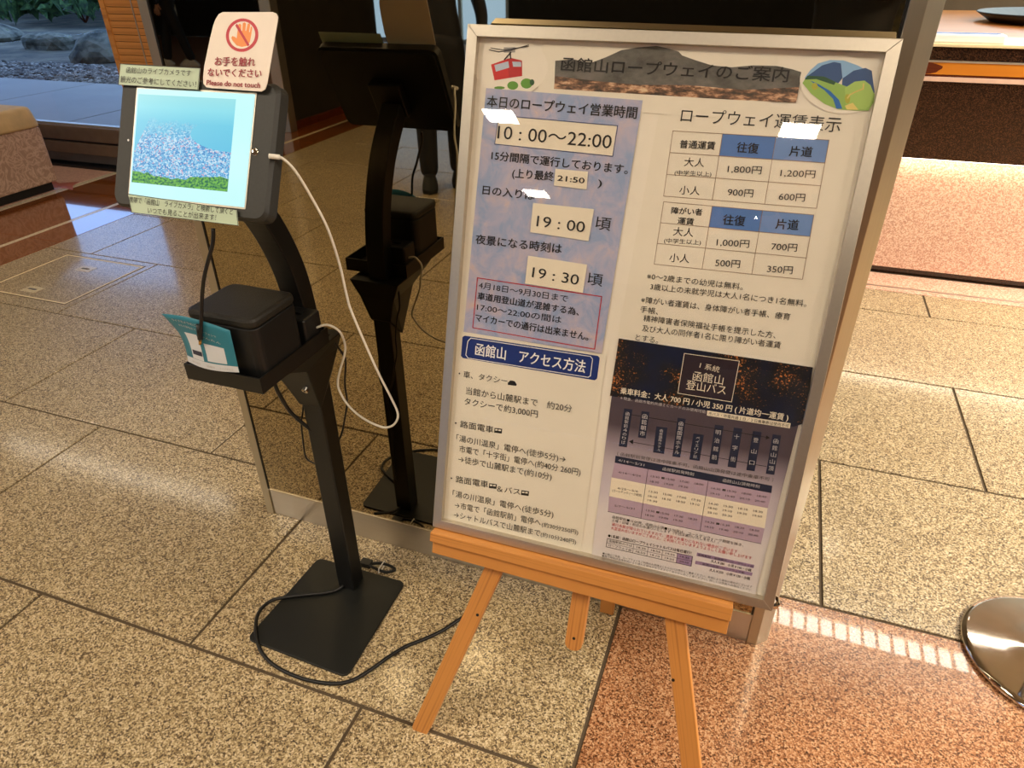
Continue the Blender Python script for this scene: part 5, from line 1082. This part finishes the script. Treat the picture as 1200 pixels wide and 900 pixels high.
mb = MB(); mb.v = [tuple(bil(min(max(a, 0), 1), min(max(b, 0), 1))-LO-Vector((0, .0016, 0))) for a, b, c_ in V]; mb.f = F
mb.build('printed_text', 'print_palegrey', sh)
# cables
def cable(name, pts, r, m, label, extra=None):
    o0 = pts[len(pts)//2]; root = thing(name, o0, label, 'cable')
    MB().tube(off([tuple(p) for p in smoothpts(pts, 5)], o0), r, 8).build('cord', m, root, smooth=True)
    if extra: extra(root, o0)
    return root
white = [(-0.667, 0.835, 1.089), (-0.664, 0.85, 1.081), (-0.657, 0.865, 1.058), (-0.651, 0.89, 1.004), (-0.642, 0.9, 0.961), (-0.641, 0.915, 0.898), (-0.643, 0.925, 0.84), (-0.64, 0.93, 0.801), (-0.617, 0.945, 0.691), (-0.599, 0.955, 0.624), (-0.591, 0.96, 0.588), (-0.595, 0.96, 0.567), (-0.613, 0.965, 0.546), (-0.639, 0.97, 0.536), (-0.682, 0.975, 0.544), (-0.715, 0.98, 0.564), (-0.734, 0.985, 0.591), (-0.738, 0.99, 0.61), (-0.727, 0.99, 0.641), (-0.712, 0.99, 0.677), (-0.708, 0.99, 0.7), (-0.707, 0.98, 0.729), (-0.718, 0.975, 0.742), (-0.731, 0.97, 0.746), (-0.747, 0.965, 0.74)]
def plug(root, o0):
    MB().tube(off([(-.676, .834, 1.0885), (-.662, .839, 1.087)], o0), .0036, 10).build('plug', 'cable_white', root, smooth=True)
cable('charging_cable', white, .0022, 'cable_white', 'white charging cable looping down from the tablet to the tray', plug)
cable('power_lead', [(-0.757, 1.01, 0.702), (-0.745, 1.03, 0.649), (-0.749, 1.04, 0.623), (-0.759, 1.04, 0.57), (-0.76, 1.04, 0.528), (-0.769, 1.04, 0.493), (-0.781, 1.035, 0.448), (-0.795, 1.03, 0.414), (-0.808, 1.03, 0.375), (-0.804, 1.03, 0.339), (-0.805, 1.03, 0.276), (-0.814, 1.03, 0.195), (-0.816, 1.02, 0.106), (-0.823, 1.01, 0.04)], .0022, 'cable_black', 'thin black lead hanging right of the stand pole')
cable('power_lead', [(-0.853, 0.96, 0.612), (-0.84, 0.97, 0.584), (-0.825, 0.98, 0.557), (-0.833, 0.985, 0.524), (-0.844, 0.985, 0.489), (-0.849, 0.985, 0.443), (-0.851, 0.985, 0.396), (-0.836, 0.985, 0.384), (-0.819, 0.985, 0.384)], .0019, 'cable_black', 'thin kinked black lead hanging left of the stand pole under the tray')
cable('power_lead', [(-0.852, 0.94, 0.615), (-0.856, 0.95, 0.583), (-0.85, 0.965, 0.529), (-0.832, 0.975, 0.496), (-0.812, 0.985, 0.468)], .0042, 'cable_black', 'thick black lead running from under the tray into the pole')
def tip(root, o0):
    MB().tube(off([(-.832, .777, .822), (-.836, .776, .795)], o0), .0042, 10).build('plug', 'cable_black', root, smooth=True)
    MB().tube(off([(-.836, .776, .795), (-.839, .776, .785)], o0), .0026, 10).build('tip', 'gold_metal', root, smooth=True)
cable('loose_plug_cable', [(-0.776, 0.8, 0.982), (-0.779, 0.795, 0.96), (-0.791, 0.79, 0.933), (-0.803, 0.785, 0.905), (-0.816, 0.785, 0.874), (-0.824, 0.78, 0.838), (-0.83, 0.775, 0.808), (-0.836, 0.775, 0.795)], .003, 'cable_black', 'black cable with metal plug dangling in front of the leaflet', tip)
cable('mains_cable', [(-0.859, 1.086, 0.03), (-0.823, 1.045, 0.015), (-0.814, 1.012, 0.012), (-0.815, 0.974, 0.011), (-0.836, 0.95, 0.01), (-0.881, 0.926, 0.01), (-0.925, 0.902, 0.01), (-0.952, 0.881, 0.01), (-0.959, 0.848, 0.01), (-0.946, 0.815, 0.009), (-0.918, 0.781, 0.006), (-0.884, 0.754, 0.004), (-0.837, 0.736, 0.004), (-0.781, 0.729, 0.004), (-0.729, 0.732, 0.004), (-0.683, 0.744, 0.004), (-0.654, 0.765, 0.004), (-0.63, 0.803, 0.004), (-0.612, 0.84, 0.004), (-0.589, 0.877, 0.004), (-0.554, 0.914, 0.004), (-0.527, 0.948, 0.004), (-0.509, 0.98, 0.004), (-0.496, 1.001, 0.004)], .0042, 'cable_black', 'thick black mains cable snaking over the base plate to the easel')
cl = thing('tied_cable_bundle', (-.755, 1.068, 0), 'small bundle of tied black cable on the floor behind the base plate', 'cable')
pts = []
for i in range(60):
    a = i/59*2*math.pi*3; pts.append((.035*math.cos(a)+.004*math.sin(3*a), .012*math.sin(a), .006+.004*(i/59)+.002*math.sin(2*a)))
MB().tube(pts, .003, 6).build('coil', 'cable_black', cl, smooth=True)
MB().rrect(.03, .022, 0, .014, .004, Matrix.Translation((-.045, 0, 0))).build('plug', 'cable_black', cl, .002)
MB().tube([(.0, -.018, .004), (0, -.014, .016), (0, .014, .016), (0, .018, .004), (0, .0, .0015), (0, -.018, .004)], .0016, 6).build('tie', 'cable_white', cl, smooth=True)

# ------------------------------------------------------------------ easel
es = thing('easel', (-.19, .85, 0), 'pine wood tripod easel carrying the poster board', 'easel')
def E3(x, y, z): return (x+.19, y-.85, z)
n_ = Vector((0, 1, -.40)).normalized()
def on(x, z, d=.011): return Vector((x, .707+.40*z, z))+n_*d
def eb(name, a, b, w_, t_, **k):
    a = a-Vector((-.19, .85, 0)); b = b-Vector((-.19, .85, 0))
    s = (b-a).cross(n_).normalized()
    return bar(name, a, b, w_, t_, s, 'pine', es, **k)
ll = eb('leg', on(-.470, .004), on(-.197, .86), .034, .021, round_end=True)
rl = eb('leg', on(.080, .004), on(-.170, .86), .034, .021, round_end=True)
cb = eb('center_bar', on(-.193, .250, .0335), on(-.193, .99, .0335), .032, .020, round_end=True)
tb = eb('top_block', on(-.240, .84, -.0115), on(-.130, .84, -.0115), .05, .018)
for (x, z) in ((-.377, .266), (-.007, .253), (-.193, .262)):
    dd = .0 if x != -.193 else .0235
    M = Matrix.Translation(on(x, z, dd)-Vector((-.19, .85, 0))) @ n_.to_track_quat('Z', 'Y').to_matrix().to_4x4()
    MB().rrect(.0056, .0056, -.0006, .002, .0027, M, 3).build('screw_hole', 'gasket', es)
rear0 = Vector((-.185, 1.128, .004)); rear1 = Vector((-.187, 1.128, .90))
bar('rear_leg', rear0-Vector((-.19, .85, 0)), rear1-Vector((-.19, .85, 0)), .032, .018, (1, 0, 0), 'pine', es)
# ledge the board stands on, and the rail below it
bu = Vector((.99970, .02155, -.01177)); bv = Vector((.00515, .28461, .95863)); bnn = bu.cross(bv).normalized()
BO = Vector((-.47653, .85073, .42687))
def onb(x, y, z): return BO+bu*x+bv*y+bnn*z-Vector((-.19, .85, 0))
def bbox(name, x0, x1, yb0, yb1, yt, z0, z1, m='pine'):
    # tapered: bottom edge yb0 at the left, yb1 at the right. x axis along the grain
    M = Matrix(((bu.x, bv.x, bnn.x, 0), (bu.y, bv.y, bnn.y, 0), (bu.z, bv.z, bnn.z, 0), (0, 0, 0, 1))); M.translation = onb(x0, 0, 0)
    W_ = x1-x0
    return MB().add([(0, yb0, z0), (W_, yb1, z0), (W_, yb1, z1), (0, yb0, z1), (0, yt, z0), (W_, yt, z0), (W_, yt, z1), (0, yt, z1)],
        [(0, 1, 2, 3), (4, 5, 6, 7), (0, 1, 5, 4), (1, 2, 6, 5), (2, 3, 7, 6), (3, 0, 4, 7)]).build(name, m, es, .0015, matrix=M)
bbox('ledge', .004, .541, -.020, -.026, -.001, -.030, .020)
bbox('ledge_rail', .006, .540, -.048, -.058, -.0205, -.020, .010)
# ------------------------------------------------------------------ poster board
BM = Matrix(((bu.x, bv.x, bnn.x, BO.x), (bu.y, bv.y, bnn.y, BO.y), (bu.z, bv.z, bnn.z, BO.z), (0, 0, 0, 1)))
pb_ = thing('poster_board', None, 'aluminium framed ropeway information board leaning on the pine easel', 'board', matrix=BM)
W, H, FW = .602, .8494, .0165
def rail(pts, flip=False):
    z0, z1, z2 = -.022, -.001, .0015
    return MB().loft([[(*p, z0) for p in pts], [(*p, z1) for p in pts], [(p[0]*.9985+W/2*.0015, p[1]*.9985+H/2*.0015, z2) for p in pts]])
for pts in ([(0, 0), (W, 0), (W-FW, FW), (FW, FW)], [(W, 0), (W, H), (W-FW, H-FW), (W-FW, FW)], [(W, H), (0, H), (FW, H-FW), (W-FW, H-FW)], [(0, H), (0, 0), (FW, FW), (FW, H-FW)]):
    rail(pts).build('frame_rail', 'aluminium', pb_, .0006)
mat('frame_lip', (120, 110, 96), .5)
MB().box(FW, FW, -.020, W-FW, H-FW, -.0125).build('backing_sheet', 'print_paper2', pb_)
MB().box(FW+.0002, FW+.0002, -.0204, W-FW-.0002, H-FW-.0002, -.0201).build('rear_board', 'black_plastic', pb_)
MB().box(FW+.0002, FW+.0002, -.0042, W-FW-.0002, H-FW-.0002, -.0040).build('clear_cover', 'clear_film', pb_)
ZB = -.0122
printed('header_photo', pb_, ZB+.0008, 'header_sheet', .0002, 'white sheet with mountain photograph and title')
printed('cable_car_sticker', pb_, ZB+.0012, 'picture_sticker', .0002, 'round sticker with a red cable car')
printed('landscape_sticker', pb_, ZB+.0012, 'picture_sticker', .0002, 'oval sticker with green hills and a river')
printed('hours_sheet', pb_, ZB+.0016, 'hours_sheet', .0002, 'lavender sheet with operating hours')
printed('access_sheet', pb_, ZB+.0009, 'access_sheet', .0002, 'white sheet with access directions')
printed('fare_sheet', pb_, ZB, 'fare_sheet', .0002, 'white sheet with two fare tables')
printed('bus_poster', pb_, ZB+.0012, 'bus_poster', .0002, 'night view poster with bus route and timetable')
for k in 'abc':
    printed('time_card.'+k, pb_, ZB+.0034, 'time_card', .0003, {'a': 'small white card reading 21:50', 'b': 'white card reading 19:00', 'c': 'white card reading 19:30'}[k])
MB().lathe([(.006, -.026), (.0075, -.02), (.0075, -.004), (.005, -.001), (.0005, -.0005)], 12, (W+.003, .010, 0)).build('corner_knob', 'chrome', pb_)

# ------------------------------------------------------------------ ceiling lights
for i, (x, y, s, pw) in enumerate(TROFFERS):
    place = ['over the middle of the lobby', 'right over the aisle behind the viewer', 'deep in the lobby on the left', 'deep in the lobby on the right', 'left of the tablet stand towards the lounge',
             'just behind the tablet stand side', 'over the right side of the lobby', 'above the viewer', 'over the lounge', 'over the brown granite near the counter', 'large, added out of view between the brown granite and the counter to brighten the floor'][i]
    t = thing('ceiling_light', (x, y, CEIL), 'square recessed ceiling light '+place, 'light', 'square ceiling lights')
    mb = MB(); h = s/2
    for (a, b, c_, d) in ((-h-.02, -h-.02, h+.02, -h), (-h-.02, h, h+.02, h+.02), (-h-.02, -h, -h, h), (h, -h, h+.02, h)): mb.box(a, b, 0, c_, d, .028)
    mb.build('frame', 'aluminium', t)
    MB().box(-h, -h, .012, h, h, .016).build('diffuser', 'lamp_diffuser', t)
    mb = MB()
    for q in (-.1, .1): mb.box(q*s*1.67-.006, -h, .001, q*s*1.67+.006, h, .011)
    for q in (-.1, .1): mb.box(-h, q*s*1.67-.006, .001, h, q*s*1.67+.006, .011)
    mb.build('louver', 'aluminium', t)
    area('lamp', (x, y, CEIL-.004), s, s, pw, (1, .94, .84) if s > .8 else WARM)
def linear(x0, x1, y, wd, pitch, pw, label, name='linear_light', m='lamp_linear'):
    t = thing(name, ((x0+x1)/2, y, CEIL), label, 'light'); Lh = (x1-x0)/2
    MB().box(-Lh, -wd/2, .016, Lh, wd/2, .022).build('diffuser', m, t)
    for sgn in (-1, 1): MB().box(-Lh, sgn*(wd/2+.006)-.006, -.01, Lh, sgn*(wd/2+.006)+.006, .03).build('side_trim', 'aluminium', t)
    n = int(2*Lh/pitch); me = None
    for i in range(n+1):
        if me is None:
            o = MB().box(-.008, -wd/2, -.008, .008, wd/2, .015).build('louver_blade', 'gasket', t); me = o.data
        else:
            o = bpy.data.objects.new('louver_blade', me); COL.objects.link(o); o.parent = t
        o.location = (-Lh+i*pitch, 0, 0)
    a = area('lamp', ((x0+x1)/2, y, CEIL+.0155), 2*Lh, wd, pw, (1, .92, .80))
    return t
linear(.50, 4.4, 3.80, .16, .0925, 60, 'long louvered ceiling light above the reception counter')
linear(-6.6, -3.9, 3.46, .14, .0925, 9, 'louvered ceiling light along the garden window')
for (x, y, lab) in ((.94, 4.65, 'small square downlight behind the reception counter'),):
    t = thing('downlight', (x, y, CEIL), lab, 'light')
    MB().rrect(.18, .18, 0, .03, .01).build('housing', 'aluminium', t); MB().box(-.075, -.075, -.004, .075, .075, -.001).build('diffuser', 'lamp_diffuser', t)
# under-counter light strip hidden beneath the dark granite overhang
us = thing('counter_strip_light', (2.6, 3.52, .556), 'slim light strip under the dark granite overhang of the counter', 'light')
MB().box(-2.1, 0, 0, 2.1, .03, .006).build('strip', 'lamp_linear', us)
area('lamp', (2.6, 3.535, .552), 4.2, .03, 5.5, (1, .85, .66))

# ------------------------------------------------------------------ people (seen only in the smoked mirror)
for k, c in dict(skin=(196, 146, 116), hair=(24, 20, 18), cloth_black=(20, 20, 24), cloth_navy=(30, 34, 52), cloth_grey=(70, 70, 74), shoe_white=(214, 210, 200), shoe_black=(18, 18, 18), bag_white=(216, 204, 176)).items():
    mat(k, c, .7, var=.1, scale=40)
def skin_chain(name, verts, edges, m, parent, sub=2, root=0):
    me = bpy.data.meshes.new(name); me.from_pydata([v[0] for v in verts], edges, [])
    o = bpy.data.objects.new(name, me); COL.objects.link(o)
    md = o.modifiers.new('s', 'SKIN'); md.use_smooth_shade = True
    for i, v in enumerate(verts):
        r = v[1]; me.skin_vertices[0].data[i].radius = r if isinstance(r, tuple) else (r, r)
    for i in range(len(verts)): me.skin_vertices[0].data[i].use_root = (i == root)
    sb = o.modifiers.new('u', 'SUBSURF'); sb.levels = sub; sb.render_levels = sub
    ev = bpy.data.meshes.new_from_object(o.evaluated_get(bpy.context.evaluated_depsgraph_get()))
    bpy.data.objects.remove(o)
    for p in ev.polygons: p.use_smooth = True
    ev.materials.clear(); ev.materials.append(MATS[m])
    o = bpy.data.objects.new(name, ev); COL.objects.link(o); o.parent = parent
    return o
def person(loc, rz, h, label, top, legs_m, shoe, hands, stride=0, bag=False, root_name='person'):
    """faces local +Y. hands = (left wrist, right wrist) local"""
    r = thing(root_name, loc, label, 'person'); r.rotation_euler = (0, 0, rz); k = h/1.7
    def v(x, y, z, rad): return ((x*k, y*k, z*k), tuple(q*k for q in rad) if isinstance(rad, tuple) else rad*k)
    s = stride
    B = [v(0, 0, .93, (.15, .11)), v(0, 0, 1.08, (.135, .10)), v(0, 0, 1.25, (.165, .11)), v(0, 0, 1.38, (.15, .09)), v(0, .0, 1.46, .055), v(0, .01, 1.53, .05),
         v(0, .02, 1.60, (.075, .09)), v(0, .015, 1.67, (.06, .075))]
    ed = [(i, i+1) for i in range(7)]
    for sg, st, hd in ((-1, s, hands[0]), (1, -s, hands[1])):
        n0 = len(B)
        B += [v(sg*.09, 0, .88, .085), v(sg*.10, st*.5+.02, .48, .058), v(sg*.10, st*.9, .10, .042), v(sg*.10, st*.9+.09, .045, .038)]
        ed += [(0, n0), (n0, n0+1), (n0+1, n0+2), (n0+2, n0+3)]
        n1 = len(B); sh_ = Vector((sg*.185, 0, 1.38)); wr = Vector(hd); mid = (sh_+wr)/2+Vector((sg*.06, -.05, -.07))
        B += [v(*sh_, .058), v(*mid, .042), v(*wr, .026)]
        ed += [(3, n1), (n1, n1+1), (n1+1, n1+2)]
    body = skin_chain('body', B, ed, top, r)
    # trousers, shoes, head details, hands
    TR = [v(0, 0, .98, (.155, .118)), v(0, 0, .90, (.16, .12))]; te = [(0, 1)]
    for sg, st in ((-1, s), (1, -s)):
        n0 = len(TR); TR += [v(sg*.092, 0, .82, .098), v(sg*.10, st*.5+.02, .48, .076), v(sg*.10, st*.9, .06, .064)]; te += [(1, n0), (n0, n0+1), (n0+1, n0+2)]
    skin_chain('trousers', TR, te, legs_m, r)
    for sg, st in ((-1, s), (1, -s)):
        MB().loft([[(k*(sg*.10+a*q), k*(st*.9+.05+b*q2), z*k) for a, b in ((-.045, -.12), (0, -.14), (.045, -.12), (.052, .0), (.048, .1), (0, .14), (-.048, .1), (-.052, 0))] for z, q, q2 in ((0, 1, 1), (.03, 1.02, 1.02), (.07, .85, .7), (.10, .7, .45))]).build('shoe', shoe, r, .006, True)
    hb = MB().lathe([(.0005, 1.515), (.045, 1.52), (.066, 1.55), (.074, 1.60), (.070, 1.65), (.05, 1.69), (.0005, 1.70)], 20, (0, .0, 0))
    hb.v = [(a*k, (b*1.18+.02)*k, c*k) for a, b, c in hb.v]; hd_ = hb.build('head', 'skin', r, smooth=True)
    hh = MB().lathe([(.078, 1.56), (.083, 1.60), (.080, 1.655), (.056, 1.702), (.0005, 1.716)], 20)
    hh.v = [(a*k, (b*1.1-.004 - (.012 if b > 0 else 0))*k, c*k) for a, b, c in hh.v]; hh.build('hair', 'hair', r, smooth=True)
    for sg in (-1, 1):
        MB().lathe([(.0005, -.007), (.008, 0), (.0005, .007)], 10, (sg*.027*k, .098*k, 1.605*k)).build('eye', 'hair', hd_)
        MB().lathe([(.0005, -.028), (.012, -.01), (.014, .012), (.0005, .026)], 10, (sg*.074*k, .02*k, 1.60*k)).build('ear', 'skin', hd_)
    MB().add([(-.012*k, .10*k, 1.575*k), (.012*k, .10*k, 1.575*k), (0, .125*k, 1.578*k), (0, .10*k, 1.615*k)], [(0, 1, 2), (0, 2, 3), (2, 1, 3)]).build('nose', 'skin', hd_)
    MB().box(-.022*k, .094*k, 1.548*k, .022*k, .101*k, 1.555*k).build('mouth', 'print_signred', hd_)
    for sg, wr in ((-1, hands[0]), (1, hands[1])):
        wv = Vector(wr)*k; d = (Vector(wr)-Vector((sg*.2, 0, 1.25))).normalized() if wr[2] > 1 else Vector((0, .15, -1)).normalized()
        side = Vector((-sg, 0, 0)) if wr[2] <= 1 else Vector((0, 0, 1)); side = (side-d*side.dot(d)).normalized(); up = d.cross(side)
        HV = [(tuple(wv-d*.02), (.024, .019)), (tuple(wv+d*.045*k), (.034, .016))]; he = [(0, 1)]
        for f in range(4):
            o_ = up*(f-1.5)*.019*k; n0 = len(HV); ln = (.07, .082, .076, .058)[f]*k
            HV += [(tuple(wv+d*.07*k+o_), .0095), (tuple(wv+d*(.07*k+ln*.5)+o_*1.05+side*.010), .0085), (tuple(wv+d*(.07*k+ln*.9)+o_*1.1+side*.026), .007)]
            he += [(1, n0), (n0, n0+1), (n0+1, n0+2)]
        n0 = len(HV); HV += [(tuple(wv+d*.03*k-up*.036*k+side*.008), .011), (tuple(wv+d*.062*k-up*.052*k+side*.02), .009)]; he += [(0, n0), (n0, n0+1)]
        skin_chain('hand', HV, he, 'skin', r, 1)
    if bag:
        MB().rrect(.26*k, .10*k, .0, .26*k, .03, Matrix.Translation((-.27*k, .03, .62*k))).build('carried_bag', 'bag_white', r, .01)
    return r
person((-2.07, -2.0, 0), math.radians(-25), 1.68, 'person in dark clothes standing in the lobby, reflected beside the board', 'cloth_black', 'cloth_black', 'shoe_black', ((-.27, .05, .82), (.27, .05, .82)), .06)
person((-8.3, -6.4, 0), math.radians(60), 1.65, 'person in dark trousers walking with a pale bag, reflected far left', 'cloth_navy', 'cloth_black', 'shoe_white', ((-.27, .05, .82), (.27, .08, .82)), .22, True)
# the photographer holds a phone; the camera looks out just in front of it
ph = Matrix(((CR.x, CU.x, -CF.x, 0), (CR.y, CU.y, -CF.y, 0), (CR.z, CU.z, -CF.z, 1.33), (0, 0, 0, 1))) @ Matrix.Translation((0, 0, .022))
hl = ph @ Vector((-.10, -.05, .03)); hr = ph @ Vector((.10, -.05, .03))
pbx, pby, pr = .16, -.42, math.radians(20.4)
def tol(p):
    q = Matrix.Rotation(-pr, 3, 'Z') @ (Vector(p)-Vector((pbx, pby, 0))); return tuple(q/(1.62/1.7))
person((pbx, pby, 0), pr, 1.62, 'person in black taking the photograph, seen faintly in the mirror', 'cloth_black', 'cloth_grey', 'shoe_black', (tol(hl-Vector((0, .08, .02))), tol(hr-Vector((0, .08, .02)))), 0)
pn = thing('phone', None, 'dark phone held up by the person taking the photograph', 'phone', matrix=ph)
MB().rrect(.155, .075, 0, .008, .009).build('phone_body', 'black_plastic', pn, .002)
MB().rrect(.145, .067, .0081, .0085, .007).build('phone_screen', 'gasket', pn)
